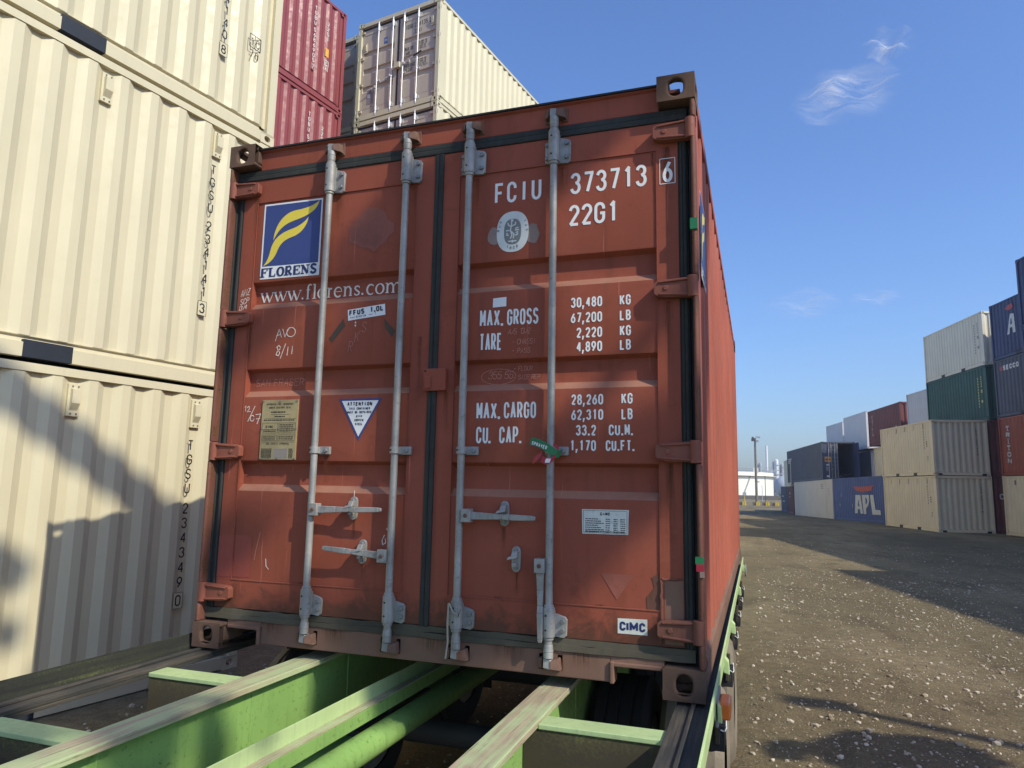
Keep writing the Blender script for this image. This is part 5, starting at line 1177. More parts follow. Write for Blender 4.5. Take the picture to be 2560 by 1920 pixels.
# near corner pair
for k, (z, num_) in enumerate(((0.0, 'TRHU 207164 8'), (2.606, 'TRHU 204146 0'))):
    t = right_box(('beige container with olive end wall, on the dirt below its twin', 'beige container with olive end wall, upper one at the right row corner')[k], (9.275 - .03 * k, 34.81), False, z, L20, H20, 'tan2', endmat='olive', cast='tan2', phase=.11)
    F = Face((0, .018, 0), (1, 0, 0), (0, 0, 1), .004); m = MB(); zz = 2.20
    for ch in num_:
        if ch != ' ': write(m, F, ch, .70, zz - .09, .09, .05, .05, .013, 'black')
        zz -= .105 if ch != ' ' else .06
    m.build('lettering', t)
    m = MB(); m.box(-1.05, -.87, .008, .05, .012, .10, 'pocket'); m.box(.87, 1.05, .008, .05, .012, .10, 'pocket'); m.build('fork_pocket', t)
    m = MB()
    for i in range(5):
        yv = .95 + i * 1.02; m.box(-1.222, -1.19, yv - .04, yv + .04, 2.24, 2.46, 'tan2'); m.box(-1.226, -1.22, yv - .05, yv - .02, 2.26, 2.46, 'tan_dk'); m.box(-1.226, -1.22, yv - .05, yv + .05, 2.24, 2.262, 'tan_dk')
    m.build('vent_cover', t)
    F = Face((-1.211, .9, 0), (0, -1, 0), (0, 0, 1), .005); m = MB(); zz = 2.05
    for i in range(7): greek(m, F, -.04, .06, zz - i * .13, .07, 'grey_label', i)
    for i in range(3): greek(m, F, .22, .32, 1.55 - i * .10, .06, 'black', 20 + i); greek(m, F, .28, .36, .85 - i * .08, .05, 'black', 30 + i)
    m.build('lettering', t)
# row behind the corner pair, its next bay
A = (11.75, 35.40)
Z4 = [0.0, 2.606, 5.212, 7.818]
bay2 = [('maroon', 'dark maroon container at ground level in the gap beside the beige corner pair', 'maroon'), ('maroon', 'dark maroon container second up in the gap beside the beige corner pair', 'maroon'),
        ('green_box', 'dark green container with pale yellow print, under the pale grey one', 'green_box'), ('pale', 'pale grey container on top of the dark green one, its end catching the sun', 'pale')]
for k, (mt, lab, em) in enumerate(bay2):
    t = right_box(lab, A, False, Z4[k], L20, H20, mt, cast=mt, phase=.07, endmat=em)
    if k == 0:
        F = Face((0, .018, 0), (1, 0, 0), (0, 0, 1), .004); m = MB(); write(m, F, 'CA', -1.02, 1.55, .26, .20, .25, .055, 'logo_white'); m.build('lettering', t)
    if k >= 2:
        F = Face((-1.211, .75, 0), (0, -1, 0), (0, 0, 1), .005); m = MB(); mt2 = 'gold' if k == 2 else 'grey_label'
        for i in range(11): greek(m, F, -.05, .03, 2.0 - i * .135, .08, mt2, i)
        for i in range(5): greek(m, F, .24, .32, 2.05 - i * .11, .06, mt2, 40 + i)
        rect(m, F, .22, 1.33, .34, 1.48, mt2); greek(m, F, .20, .34, .86, .12, mt2, 9); m.build('lettering', t)
# the nearer bay of that row
B = (11.85, 34.60)
bay1 = [('tan2', 'beige container on the dirt under the brick red one at the right edge'), ('brick_box', 'brick red container with tall white vertical lettering at the right edge'), ('slate_box', 'slate blue container with a small white word near its top corner'), ('navy_box', 'deep blue container with a white letter, partly behind the tallest stack')]
for k, (mt, lab) in enumerate(bay1):
    t = right_box(lab, B, True, Z4[k], L20, H20, mt, cast=mt, phase=.05)
    F = Face((-1.211, L20, 0), (0, -1, 0), (0, 0, 1), .006); m = MB()
    if k == 1:
        for i, ch in enumerate('TRITON'):
            zt = 2.18 - i * .285; write(m, F, ch, .56, zt - .23, .235, .30, .2, .068, 'logo_white')
            for dz in (0, .22):
                if ch in 'TRIN': ribbon(m, F, [(.64, zt - .22 + (dz if dz else .012)), (.82, zt - .22 + (dz if dz else .012))], .024, 'logo_white') if ch in 'TI' else None
    if k == 2:
        write(m, F, 'SECCO', .74, 2.06, .23, .20, .25, .075, 'logo_white'); rect(m, F, .48, 2.08, .70, 2.26, 'red_logo')
    if k == 3:
        poly(m, F, [(1.28, .98), (1.46, .98), (1.53, 1.25), (1.70, 1.25), (1.72, .98), (1.92, .98), (1.88, 1.82), (1.60, 1.86)], 'logo_white'); poly(m, F, [(1.56, 1.38), (1.63, 1.64), (1.70, 1.64), (1.70, 1.38)], 'navy_box', .003); poly(m, F, [(1.22, 2.15), (1.55, 2.03), (1.86, 2.10), (1.80, 2.30), (1.50, 2.28)], 'red_logo')
    if m.v: m.build('lettering', t)
    if k == 0: m = MB(); m.box(-1.226, -1.20, L20 - 1.0, L20 - .92, 2.2, 2.4, 'tan_dk'); m.build('vent_cover', t)
# tallest stack at the right edge and the bays that run on beside the road out of frame (they shade the road)
ts = None
Sx = Vector((10.76, 27.24, 0))
for bay in range(6):
    for k in range(4):
        hz = 2.9 if bay in (3, 4) else 2.606
        c_ = Sx - dirR * 6.2 * bay + (wR * 1.25 if bay else wR * 0) if bay < 5 else Vector((13.27, 28.45, 0))  # last bay is an unseen stack added to block a sunlit gap
        lab = ('lowest', 'second', 'third', 'topmost')[k] + ' navy container of the tallest stack at the right picture edge' if bay == 0 else 'navy container in the long stacked row beside the road'
        if ts is None: t = ts = right_box(lab, (c_.x, c_.y), True, Z4[k], L20, H20, 'navy_box', cast='navy_box', phase=.05)
        else:
            t = copy_tree(ts); p = c_ + wR * (W20 / 2) - dirR * L20; t.location = (p.x, p.y, hz * k); t.scale.z = hz / 2.606; t['label'] = lab
        t['group'] = 'navy containers of the tallest stack' if bay == 0 else 'navy containers of the row out of frame'
# further along the road
def tilt_of(): return -0.77
t = right_box('blue container with big white letters and red mark, on the dirt', (6.62, 53.5), True, gz(47.5) - .0, 12.192, 2.896, 'blue_box', az=-15.7, tilt=-.77, pockets=False, cast='blue_box')
t.location.z = gz(41.8) + .0
F = Face((-1.211, 12.192, 0), (0, -1, 0), (0, 0, 1), .010); m = MB()
def bold(pts, mt, h=.0): poly(m, F, pts, mt, h)
ax = 3.55
bold([(ax, .52), (ax + .42, .52), (ax + .48, .80), (ax + .82, .80), (ax + .86, .52), (ax + 1.25, .52), (ax + .98, 1.72), (ax + .22, 1.72)], 'logo_white'); bold([(ax + .50, .98), (ax + .60, 1.40), (ax + .68, 1.40), (ax + .78, .98)], 'blue_box', .004)
bold([(ax + 1.36, .50), (ax + 1.76, .50), (ax + 1.70, 1.72), (ax + 1.20, 1.72)], 'logo_white', .002); bold([(ax + 1.74, .85), (ax + 2.10, 1.05), (ax + 2.30, 1.40), (ax + 2.25, 1.72), (ax + 1.70, 1.72), (ax + 1.70, 1.58), (ax + 1.95, 1.48), (ax + 1.95, 1.22), (ax + 1.72, 1.10)], 'logo_white', .004)
bold([(ax + 2.62, .50), (ax + 3.80, .50), (ax + 3.76, .78), (ax + 3.10, .80), (ax + 2.90, 1.72), (ax + 2.42, 1.72)], 'logo_white', .006)
bold([(ax - .1, 2.30), (ax + 1.1, 2.26), (ax + 2.2, 2.28), (ax + 3.0, 2.36), (ax + 2.6, 1.98), (ax + 1.7, 1.95), (ax + 1.4, 1.86), (ax + 1.1, 1.95), (ax + .4, 1.98)], 'red_logo')
for u, v in ((1.1, .95), (1.4, 1.6), (8.2, .9), (3.2, .9)): rect(m, F, u, v, u + .04, v + .22, 'logo_white')
m.build('lettering', t)
t = right_box('long off white smooth sided container with vertical panel seams, left of the blue one', (6.63, 54.1), False, gz(54.1), 12.192, 2.896, 'reefer', az=-9.7, tilt=-.77, flat_sheet=1, pockets=False)
m = MB(); F = Face((-1.211, 0, 0), (0, -1, 0), (0, 0, 1), .008)
for x0 in (-1.75,): ribbon(m, F, [(x0, .1), (x0, 2.8)], .04, 'grey_label')
ribbon(m, F, [(-10.6, .1), (-10.6, 2.8)], .04, 'grey_label')
for i in range(3): rect(m, F, -1.05, 1.75 + i * .2, -.95, 1.83 + i * .2, 'black')
for i in range(3): greek(m, F, -3.1, -2.5, 2.5 - i * .14, .06, 'grey_label', i)
m.build('panel_seam', t)
# dark container with its right door standing open and a ladder
zt = gz(56.6) + 2.91
t = thing('shipping_container', 'slate blue container with one open door, on top of the off white one', 'container', (0, 0, 0), -9.7, None, -.77)
pc = Vector((6.22, 56.6, zt)) + Vector((math.cos(R(-9.7)), -math.sin(R(-9.7)), 0)) * (W20 / 2); t.location = pc
L4, H4 = 12.192, 2.896
frame(t, W20, L4, H4, 'slate_box', 'slate_box', False)
for sx in (-1, 1): side_panel(t, sx, W20, L4, .172, H4 - .07, 'slate_box', .1)
end_wall(t, L4 - .03, W20, .15, H4 - .11, 'slate_box', 1); castings(t, W20, L4, H4, 'slate_box')
m = MB(); m.box(-1.16, 1.16, .07, L4 - .07, H4 - .035, H4 - .02, 'roofm'); m.box(-1.16, 1.16, .06, L4 - .07, .13, .16, 'interior'); m.build('roof', t)
m = MB(); m.box(-1.12, -.02, .05, .10, .15, 2.78, 'slate_box')
for zz in (.55, 1.1, 1.65, 2.2): m.box(-1.05, -.10, .03, .05, zz, zz + .14, 'slate_box')
for x in (-.72, -.28): m.cyl((x, .02, .1), (x, .02, 2.78), .02, 'bright', 8)
d_ = m.build('door', t)
m = MB(); F = Face((0, .05, 0), (1, 0, 0), (0, 0, 1), .025); rect(m, F, -1.02, 1.35, -.55, 1.75, 'orange_label'); rect(m, Face((0, .05, 0), (1, 0, 0), (0, 0, 1), .028), -.98, 1.46, -.60, 1.60, 'red_logo'); rect(m, F, -.92, 1.08, -.68, 1.17, 'sticker'); rect(m, F, -.95, .68, -.78, .98, 'grey_label'); rect(m, F, -.92, .10 + .1, -.70, .32, 'sticker'); m.build('label_plate', d_)
m = MB(); m.box(1.10, 1.16, -1.10, .05, .15, 2.78, 'navy_box'); m.build('door', t)
F = Face((-1.211, L4, 0), (0, -1, 0), (0, 0, 1), .006); m = MB()
for i in range(3): greek(m, F, .5, 2.0 - i * .3, 2.05 - i * .16, .11, 'logo_white', i)
m.build('lettering', t)
ld = thing('ladder', 'silver ladder standing against the closed dark door of the open container', 'ladder', t.location, -9.7)
m = MB()
for x in (-.60, -.16): m.cyl((x, -.30, .02), (x + .03, -.06, 2.80), .022, 'galv', 8)
for i in range(9): f_ = (i + .6) / 9.3; m.cyl((-.60 + .03 * f_, -.30 + .24 * f_, .02 + 2.78 * f_), (-.16 + .03 * f_, -.30 + .24 * f_, .02 + 2.78 * f_), .014, 'galv', 8)
m.build('ladder_frame', ld)
m = MB(); rnd = random.Random(4)
for i in range(9):
    a = Vector((rnd.uniform(.1, 1.0), rnd.uniform(.4, 1.8), .2 + i * .03)); b = a + Vector((rnd.uniform(-.7, .7), rnd.uniform(-.5, .8), rnd.uniform(-.08, .22))); m.cyl(a, b, .035, 'grey_label', 8)
o = m.build('scrap_pile'); o.parent = None; o.location = t.location; o.rotation_euler = t.rotation_euler; tag(o, 'heap of grey scrap lengths lying inside the open slate container', 'scrap')
# second row behind it, upper levels
def g2(y, k, H=2.606): return gz(y) + k * H
rows = [('tan2', 'small piece of beige container between the dark one and corner pair', (10.75, 49.2), 1, 2.591, -10.7, L20),
        ('maroon', 'maroon container with white script lettering, on top of the small beige one', (10.47, 49.2), 2, 2.591, -10.7, L20),
        ('white_box', 'white container right behind the dark green one, upper level', (11.98, 42.2), 2, 2.896, -12.4, L20),
        ('slate_box', 'dark slate container with a bare end wall, beside the open one', (9.75, 57.6), 1, 2.591, -10.0, L20),
        ('white_box', 'white smooth sided container with a bright corner post, next to the maroon one', (9.55, 57.6), 2, 2.896, -10.6, 5.5),
        ('white_box', 'white smooth sided container farthest left in the upper row', (8.54, 64.0), 2, 2.75, -11, 4.7)]
for i, (mt, lab, c_, lv, H, az, L) in enumerate(rows):
    zb = gz(c_[1]) + lv * 2.606 + (.15 if i >= 4 else 0)
    if i == 1: zb += .06
    t = right_box(lab, c_, False, zb, L, H, mt, az=az, flat_sheet=(2 if i >= 4 else False), pockets=False, cast=('bright' if i >= 4 else mt), phase=.06, tilt=-.5)
    if i == 1:
        F = Face((-1.211, L, 0), (0, -1, 0), (0, 0, 1), .006); m = MB()
        for j, ch in enumerate('CATLINS'[:6]): scrawl(m, F, ch, .75, 2.0 - j * .26, .20, .20, .2, .035, 'logo_white')
        for j in range(9): greek(m, F, 4.7, 4.78, 2.1 - j * .17, .09, 'red_logo', j); 
        for j in range(4): greek(m, F, 5.15, 5.3, 1.0 - j * .15, .08, 'logo_white', j)
        m.build('lettering', t)
    if i >= 4:
        m = MB(); m.box(-1.223, -1.05, -.01, .12, .12, H - .1, 'white_box'); m.build('corner_post', t)
base_col = None                                                                            # what carries the upper row (out of sight)
for x, y in ((10.9, 49.4), (9.95, 57.8), (8.75, 64.2), (12.2, 42.4)):
    for lv in (0, 1):
        if lv == 1 and y < 58 and y > 44: continue
        if base_col is None: t = base_col = right_box('grey container low in the second row, hidden by the front row', (x, y), False, gz(y) + lv * 2.606, L20, H20, 'pale', az=-11, pockets=False)
        else:
            t = copy_tree(base_col); t.location = (x + math.cos(R(11)) * 1.219, y + math.sin(R(11)) * 1.219, gz(y) + lv * 2.606)
        t['group'] = 'hidden second row containers'; t['label'] = 'grey container low in the second row, hidden by the front row'
t = right_box('dark maroon container on the dirt beyond the long off white one', (4.54, 67.2), False, gz(67), L20, H20, 'maroon', az=-3.2, pockets=False)
F = Face((-1.211, L20, 0), (0, -1, 0), (0, 0, 1), .006); m = MB(); greek(m, F, 2.6, 3.3, 1.8, .2, 'logo_white', 3); greek(m, F, 2.7, 3.1, 1.5, .15, 'logo_white', 5); m.build('lettering', t)
t = right_box('dark grey blue container at the road end, half hidden by the maroon one', (4.20, 73.7), False, gz(74), L20, H20, 'slate_box', az=-3.2, pockets=False)
F = Face((-1.211, L20, 0), (0, -1, 0), (0, 0, 1), .006); m = MB(); greek(m, F, 2.0, 3.8, 1.0, .14, 'logo_white', 3); greek(m, F, 1.2, 3.0, 1.5, .14, 'logo_white', 5); m.build('lettering', t)
t = right_box('beige container on top of the maroon one at the far end of the road', (4.38, 67.2), False, gz(67) + 2.606, L20, 2.45, 'tan2', az=-3.4, pockets=False, flat_sheet=2, endmat='pale')

# ================================================================ FAR END: STORAGE TANK, REFINERY, POLES, BARRIERS
tk = thing('storage_tank', 'large round cream storage tank with a projecting rim at the end of the road', 'tank', (-17.5, 195, gz(195)))
m = MB(); m.cyl((0, 0, 0), (0, 0, 6.1), 23, 'tank', 96); m.build('tank_shell', tk, 30)
m = MB(); m.cyl((0, 0, 6.1), (0, 0, 6.55), 23.1, 'tank', 96); m.cyl((0, 0, 5.62), (0, 0, 5.72), 23.9, 'tank', 96); m.cyl((0, 0, 5.48), (0, 0, 5.62), 23.06, 'tank_dk', 96); m.cyl((0, 0, 6.55), (0, 0, 7.0), 23, 'tank', 96, 2.0); m.build('rim', tk, 30)
m = MB()
for a in range(0, 360, 6):
    m.cyl((22.9 * math.cos(R(a)), 22.9 * math.sin(R(a)), 6.55), (22.9 * math.cos(R(a)), 22.9 * math.sin(R(a)), 7.6), .035, 'steel_far', 6)
m.tube([(22.9 * math.cos(R(a)), 22.9 * math.sin(R(a)), 7.6) for a in range(0, 366, 6)], .035, 'steel_far', 6); m.build('railing', tk)
m = MB(); m.box(18.2, 19.4, -13.9, -13.4, 6.2, 7.6, 'tank'); m.build('gauge_box', tk)
m = MB(); m.tube([(17.6, -15.1, 5.6), (15.5, -17.3, 0)], .14, 'tank_dk', 6); m.build('stairway', tk)
o = MB(); o.box(-120, 60, 172, 174, gz(172) - .2, gz(172) + .95, 'concrete'); o = o.build('retaining_wall'); tag(o, 'low dark wall running in front of the storage tank', 'wall')
def pole(label, x, y, h, r, kind='wood'):
    t = thing('utility_pole', label, 'pole', (x, y, gz(y)))
    m = MB(); m.cyl((0, 0, -.2), (0, 0, h), r, kind, 12, r * .72); m.build('shaft', t, 40); return t
t = pole('tall grey light pole with two lamps in front of the tank', 1.33, 130, 11.3, .24)
t.rotation_euler = (0, R(.0), 0)
m = MB(); m.box(-.62, -.12, -.2, .2, 10.75, 11.25, 'dark_steel'); m.box(-.55, -.2, -.15, .15, 11.25, 11.5, 'dark_steel'); m.box(-.2, .12, -.25, .25, 9.9, 10.0, 'dark_steel'); m.build('camera_head', t)
for z, l in ((11.35, .75), (10.65, .45)):
    m = MB(); m.hexa([(.12, -.2, z), (.12 + l, -.35, z - .1), (.12 + l, .35, z - .1), (.12, .2, z)], [(.12, -.2, z + .28), (.12 + l, -.35, z + .2), (.12 + l, .35, z + .2), (.12, .2, z + .28)], 'bright'); m.build('flood_lamp', t)
m = MB(); m.box(.2, .55, -.15, .15, 3.5, 3.75, 'bright'); m.build('junction_box', t)
pole('thin dark pole before the tank, right of the light pole', 2.91, 140, 4.95, .075, 'dark_steel'); pole('short grey post between light pole and thin dark pole', 2.33, 140, 3.1, .06, 'steel_far')
t = thing('road_sign', 'small round sign on a yellow post at the far left of the road end', 'sign', (-.37, 110, gz(110))); m = MB(); m.cyl((0, 0, 0), (0, 0, 1.6), .05, 'yellow_paint', 8); m.build('post', t); m = MB(); m.cyl((0, -.06, 1.6), (0, -.02, 1.6), .28, 'steel_far', 16); m.build('sign_face', t)
bar = None
for i, x in enumerate((-.36, 1.52, 2.80, 4.05)):
    lab = ('yellow ended concrete block nearest the red container', 'yellow ended concrete block at the foot of the light pole', 'yellow ended concrete block at the foot of the thin dark pole', 'yellow ended concrete block nearest the far dark containers')[i]
    if bar is None:
        t = bar = thing('concrete_block', lab, 'barrier', (x, 105, gz(105)), 0, 'yellow ended concrete blocks')
        m = MB(); m.prism([(-.26, 0), (.26, 0), (.26, .34), (.20, .52), (-.20, .52), (-.26, .34)], 'y', 0, .5, 'yellow_paint'); m.build('painted_end', t)
        m = MB(); m.prism([(-.25, 0), (.25, 0), (.25, .34), (.19, .51), (-.19, .51), (-.25, .34)], 'y', .5, 3.0, 'concrete'); m.box(-.75, -.28, .15, 1.5, 0, .45, 'concrete'); m.build('body', t)  # dark brown body and extra left box stand in for the shaded long side
        m = MB(); m.box(-.035, .035, -.012, 0, .0, .5, 'concrete'); m.build('joint', t)
    else: t = copy_tree(bar); t.location.x = x; t['label'] = lab
tag(bar, group='yellow ended concrete blocks')
st = thing('flare_stack', 'slim white chimney stack rising behind the tank', 'chimney', (5.45, 300, 0)); m = MB(); m.cyl((0, 0, -1), (0, 0, 19.5), .48, 'stack', 18, .40); m.build('shaft', st, 40); m = MB(); m.box(-1.0, 1.0, -1.0, 1.0, 9.0, 9.6, 'steel_far'); m.build('platform', st)
def column(label, x, y, h, r, mt, n=4):
    t = thing('refinery_column', label, 'tower', (x, y, 0)); m = MB(); m.cyl((0, 0, -1), (0, 0, h), r, mt, 20); m.cyl((0, 0, h), (0, 0, h + r * .5), r, mt, 20, r * .4); m.build('vessel', t, 40)
    m = MB(); rnd = random.Random(int(x * 10))
    for i in range(n):
        z = h * (.45 + .55 * i / n); m.cyl((0, 0, z), (0, 0, z + .12), r * 1.6, 'steel_far', 16)
        for a in range(0, 360, 45): m.cyl((r * 1.55 * math.cos(R(a)), r * 1.55 * math.sin(R(a)), z), (r * 1.55 * math.cos(R(a)), r * 1.55 * math.sin(R(a)), z + 1.0), .05, 'steel_far', 5)
    m.build('platform', t)
    m = MB(); m.cyl((-r * 1.5, -.3, 0), (-r * 1.5, -.3, h * .96), .16, 'dark_steel', 6); m.cyl((-r * 1.9, 0, 0), (-r * 1.9, 0, h * 1.05), .09, 'steel_far', 6); m.build('riser_pipe', t)
    return t
column('pale refinery column with platforms just right of the light pole', 2.95, 300, 12.6, .55, 'steel_far'); column('thick pale refinery column with a dark shaft beside it', 9.0, 300, 13.8, .75, 'stack'); column('slim refinery column nearest the far beige container', 10.9, 296, 12.2, .4, 'steel_far', 6)
pr = thing('pipe_rack', 'tangle of pipes and steel frames behind the tank', 'pipe rack', (8, 285, 0)); rnd = random.Random(11)
for k in range(3):
    m = MB()
    for i in range(16):
        x = rnd.uniform(-3, 5); z = rnd.uniform(0, 9.5); m.cyl((x, k * 2, 0), (x, k * 2, z), rnd.uniform(.05, .16), 'steel_far', 6); m.cyl((x, k * 2, z), (x + rnd.uniform(1, 3), k * 2, z), rnd.uniform(.05, .2), 'steel_far' if rnd.random() < .7 else 'stack', 6)
    m.build('pipe_frame', pr)
sp = thing('gas_sphere', 'grey spherical gas vessel on legs, right of the tank', 'tank', (10.4, 260, 0)); bm = bmesh.new(); bmesh.ops.create_uvsphere(bm, u_segments=32, v_segments=20, radius=3.6); me = bpy.data.meshes.new('vessel'); bm.to_mesh(me); bm.free(); me.shade_smooth(); me.materials.append(M['steel_far']); o = bpy.data.objects.new('vessel', me); C.objects.link(o); o.parent = sp; o.location.z = 3.2
m = MB()
for a in range(0, 360, 45): m.cyl((3.3 * math.cos(R(a)), 3.3 * math.sin(R(a)), -1), (3.3 * math.cos(R(a)), 3.3 * math.sin(R(a)), 3.2), .22, 'steel_far', 8)
m.build('leg', sp)
for z, lab in ((9.4, 'upper thin overhead wire crossing above the tank'), (8.7, 'lower thin overhead wire crossing above the tank')):
    m = MB(); m.tube([(-40 + 6 * i, 250, z - .3 * math.sin(math.pi * i / 10)) for i in range(11)], .04, 'cable', 5); o = m.build('overhead_wire'); tag(o, lab, 'wire')
# palm by the far containers
pm = thing('palm_tree', 'small dark palm showing beside the far dark containers', 'palm', (4.5, 92, gz(92)))
m = MB(); m.cyl((0, 0, 0), (.05, 0, 1.5), .16, 'bark', 10, .13); m.build('trunk', pm, 40)
m = MB(); rnd = random.Random(8)
for i in range(26):
    a = rnd.uniform(0, 6.28); el = rnd.uniform(-.5, 1.2); L = rnd.uniform(.8, 1.15); prev = Vector((.05, 0, 1.5)); dr_ = Vector((math.cos(a) * math.cos(el), math.sin(a) * math.cos(el), math.sin(el)))
    for j in range(6):
        nx = prev + dr_ * L / 6; sd = Vector((-math.sin(a), math.cos(a), 0)); wdt = .13 * (1 - j / 6.5)
        for s in (-1, 1):
            for q_ in range(2): 
                b0 = prev + (nx - prev) * q_ * .5; m.add([b0, b0 + dr_ * .05, b0 + dr_ * .10 + sd * s * wdt * 2 - Vector((0, 0, wdt))], [(0, 1, 2)], 'leaf')
        dr_ = (dr_ - Vector((0, 0, .17))).normalized(); prev = nx
m.build('crown', pm)

# ================================================================ CLOUDS
def cloudmat(name, sx, sy, dens, seed):
    m, t, b = newmat(name, 1.0, 0, 0)
    t.nodes.remove(b); out = t.nodes['Material Output']
    o = nn(t, 'ShaderNodeTexCoord').outputs['Object']
    wn = nn(t, 'ShaderNodeTexNoise'); wn.inputs['Scale'].default_value = .012; wn.inputs['Detail'].default_value = 2; t.links.new(mapped(t, o, (1, 1, 0), (seed * 400, 0, 0)), wn.inputs['Vector'])
    va = nn(t, 'ShaderNodeVectorMath', operation='MULTIPLY_ADD'); t.links.new(wn.outputs['Color'], va.inputs[0]); va.inputs[1].default_value = (30, 30, 0); t.links.new(o, va.inputs[2])
    f = noise(t, mapped(t, va.outputs[0], (1.0 / sx * 1.8, 1.0 / sy * 8.0, 0), (seed, seed, seed)), 1.0, 10, .68, .3)
    f2 = noise(t, mapped(t, o, (1.2 / sx, 1.6 / sy, 0), (seed * 2, 1, 0)), 1.0, 3, .5)
    ln = nn(t, 'ShaderNodeVectorMath', operation='LENGTH'); t.links.new(mapped(t, o, (1.0 / sx, 1.0 / sy, 0)), ln.inputs[0])
    edge = ramp(t, ln.outputs['Value'], [(.25, (1, 1, 1)), (1.0, (0, 0, 0))])
    a = math_(t, 'MULTIPLY', ramp(t, f, [(.36, (0, 0, 0)), (.80, (1, 1, 1))]), ramp(t, f2, [(.30, (.15,) * 3), (.65, (1, 1, 1))]))
    a = math_(t, 'MULTIPLY', a, math_(t, 'MULTIPLY', edge, dens))
    tr_ = nn(t, 'ShaderNodeBsdfTransparent'); tl = nn(t, 'ShaderNodeBsdfTranslucent'); tl.inputs['Color'].default_value = (.95, .96, .98, 1)
    df = nn(t, 'ShaderNodeBsdfDiffuse'); df.inputs['Color'].default_value = (.95, .96, .98, 1); ad = nn(t, 'ShaderNodeMixShader'); ad.inputs[0].default_value = .5
    t.links.new(tl.outputs[0], ad.inputs[1]); t.links.new(df.outputs[0], ad.inputs[2])
    ms = nn(t, 'ShaderNodeMixShader'); t.links.new(a, ms.inputs[0]); t.links.new(tr_.outputs[0], ms.inputs[1]); t.links.new(ad.outputs[0], ms.inputs[2]); t.links.new(ms.outputs[0], out.inputs['Surface'])
    M[name] = m
def cloud(label, az, el, size, dens, seed, rot, h=700):
    r = h / math.tan(R(el)); x, y = r * math.sin(R(az)), r * math.cos(R(az)); sx, sy = size
    nm = 'cirrus %d' % seed; cloudmat(nm, sx, sy, dens, seed * 3.7)
    m = MB(); n = 8
    vs = [(-sx + 2 * sx * i / n, -sy + 2 * sy * j / n, 14 * math.sin(i * 1.3 + seed) * math.cos(j)) for j in range(n + 1) for i in range(n + 1)]
    m.add(vs, [(j * (n + 1) + i, j * (n + 1) + i + 1, (j + 1) * (n + 1) + i + 1, (j + 1) * (n + 1) + i) for j in range(n) for i in range(n)], nm)
    o = m.build('cloud', None, 80); o.location = (x, y, h); o.rotation_euler = (0, 0, R(rot)); tag(o, label, 'cloud')
cloud('feathery white cirrus cloud, the largest in the blue sky', 7.4, 28.2, (92, 112), 1.45, 1, 8)
cloud('tiny bright wisp of cloud high above the largest one', 10.6, 30.7, (40, 48), 1.1, 2, -30)
cloud('thin streak of cloud low in the sky to the left', 3.6, 13.9, (150, 240), .8, 3, 5)
cloud('faint small streak of cloud low in the sky to the right', 8.7, 14.0, (90, 130), .75, 4, -5)

# ================================================================ OUT OF FRAME, TOWARD THE SUN: TREES ADDED AS SHADOW CASTERS FOR THE DOORS AND THE ROAD, AND A LAMP POST
E1 = Vector((.40676, .91353, 0)); E2 = Vector((-.57634, .25662, .77587))
def toward_sun(s, w_, t): return E1 * s + E2 * w_ - SUN * t + Vector((0, 0, HC))
sh = thing('added_shade_tree', 'tall tree added out of frame, right of the trailer, to cast dappled shade', 'tree', (0, 0, 0))  # unseen tree added to cast shade, its leaf clumps placed along the sunlight
base = Vector((13.4, -6.8, 0)); crown = [toward_sun(*q) for q in ((-.9, 3.45, 13), (.25, 2.93, 13.4), (.9, 2.2, 14), (.3, 1.5, 13), (.1, .5, 13))]
m = MB(); m.tube([base, base + Vector((-.3, .2, 3)), base + Vector((-.9, .9, 6.5)), base + Vector((-1.6, 2.0, 9.6)), toward_sun(1.6, 2.40, 14)], .20, 'bark', 12); m.build('trunk', sh, 60)
m = MB(); m.tube([toward_sun(1.6, 2.40, 14), toward_sun(.9, 2.66, 13.8), toward_sun(.2, 2.98, 13.5), toward_sun(-.5, 3.26, 13), toward_sun(-1.3, 3.56, 12.5), toward_sun(-2.2, 3.8, 12.3)], .150, 'bark', 12)
m.tube([toward_sun(1.6, 2.40, 14), toward_sun(.95, 1.8, 13.5), toward_sun(.3, 1.55, 13), toward_sun(-.1, 1.15, 13)], .06, 'bark', 8); m.tube([toward_sun(.95, 1.8, 13.5), toward_sun(.75, .8, 13), toward_sun(.2, .35, 13)], .05, 'bark', 8); m.build('limb', sh, 60)
m = MB(); rnd = random.Random(21)
def clump(s, w_, rs, rw, n, sz=.10):
    for i in range(int(n * 1.9)):
        a = rnd.uniform(0, 6.283); k = rnd.random() ** .5
        c_ = toward_sun(s + rs * k * math.cos(a), w_ + rw * k * math.sin(a), 13 + rnd.uniform(-.7, .7))
        u = Vector((rnd.gauss(0, 1), rnd.gauss(0, 1), rnd.gauss(0, 1))).normalized(); v = u.orthogonal().normalized()
        m.add([c_ - u * sz, c_ + v * sz * .45, c_ + u * sz, c_ - v * sz * .45], [(0, 1, 2, 3)], 'leaf')
for q in ((.30, 1.62, .30, .26, 420), (.02, 1.36, .17, .26, 230), (.12, .85, .12, .38, 260), (.24, .18, .18, .30, 330), (.02, .25, .14, .30, 200), (.44, .13, .12, .16, 110),
          (-.40, 1.02, .07, .10, 60), (-.06, 1.75, .10, .16, 80), (-.33, .55, .12, .10, 90), (-.36, 1.82, .10, .05, 50), (-1.06, .06, .14, .14, 110), (-.74, .04, .05, .12, 45), (-.92, .22, .10, .05, 50), (-1.4, .25, .12, .16, 100), (-.75, 2.44, .16, .09, 90), (-.88, 2.22, .08, .12, 60), (-.68, 2.10, .06, .05, 30)): clump(*q)
m.build('crown', sh)
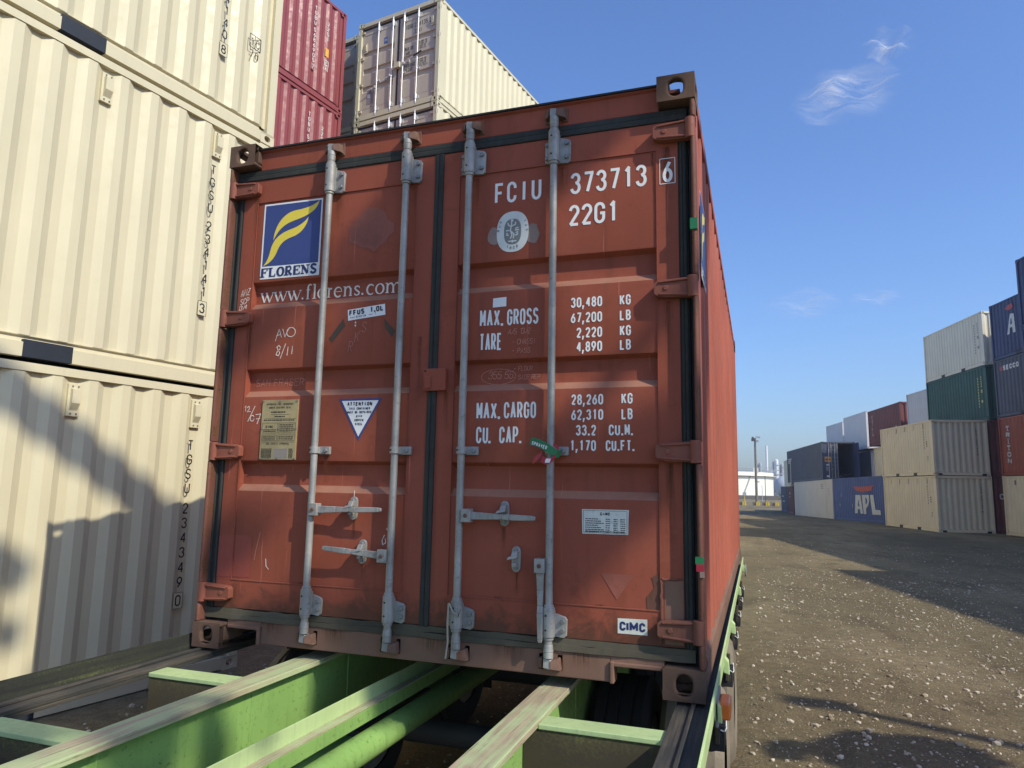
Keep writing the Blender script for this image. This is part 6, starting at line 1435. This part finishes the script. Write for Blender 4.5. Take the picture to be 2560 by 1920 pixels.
lp = thing('lamp_post', 'slim lamp post standing out of frame beside the road', 'lamp post', (1.78 + .9135 * 1.229 * 8, 3.85 - .4068 * 1.229 * 8, 0)); m = MB(); m.cyl((0, 0, 0), (0, 0, 7.9), .11, 'dark_steel', 12, .07); m.build('shaft', lp, 40); m = MB(); m.box(-.2, .2, -.12, .12, 7.85, 8.0, 'dark_steel'); m.build('lamp_head', lp)
bs = thing('added_shade_tree', 'low bushy tree added out of frame to cast a shadow on the road', 'tree', (7.3, .6, 0)); m = MB(); m.tube([(0, 0, 0), (.05, 0, 1.5), (.1, .05, 2.6)], .09, 'bark', 8); m.build('trunk', bs, 60)  # second unseen tree, added for the blob of shade on the ground
m = MB(); off = Vector((7.3, .6, 0))
for s, w_, rs, rw, n in ((3.35, -1.20, .42, .14, 500), (3.68, -1.45, .30, .22, 420), (3.0, -.98, .22, .06, 130), (3.15, -1.45, .3, .15, 300)):
    for i in range(n):
        a = rnd.uniform(0, 6.283); k = rnd.random() ** .5; c_ = toward_sun(s + rs * k * math.cos(a), w_ + rw * k * math.sin(a), 7 + rnd.uniform(-.5, .5)) - off
        u = Vector((rnd.gauss(0, 1), rnd.gauss(0, 1), rnd.gauss(0, 1))).normalized(); v = u.orthogonal().normalized()
        m.add([c_ - u * .09, c_ + v * .045, c_ + u * .09, c_ - v * .045], [(0, 1, 2, 3)], 'leaf')
m.build('crown', bs)

# ================================================================ HAZE
hm = bpy.data.materials.new('haze'); hm.use_nodes = True; ht = hm.node_tree; ht.nodes.remove(ht.nodes['Principled BSDF'])
pv = ht.nodes.new('ShaderNodeVolumePrincipled'); pv.inputs['Color'].default_value = (.86, .92, 1.0, 1); pv.inputs['Density'].default_value = 0.0009; pv.inputs['Anisotropy'].default_value = 0.2
ht.links.new(pv.outputs[0], ht.nodes['Material Output'].inputs['Volume']); M['haze'] = hm
m = MB(); m.box(-140, 140, -60, 420, -1.8, 26, 'haze'); o = m.build('haze'); tag(o, 'thin pale haze over the yard', 'haze', kind='stuff')
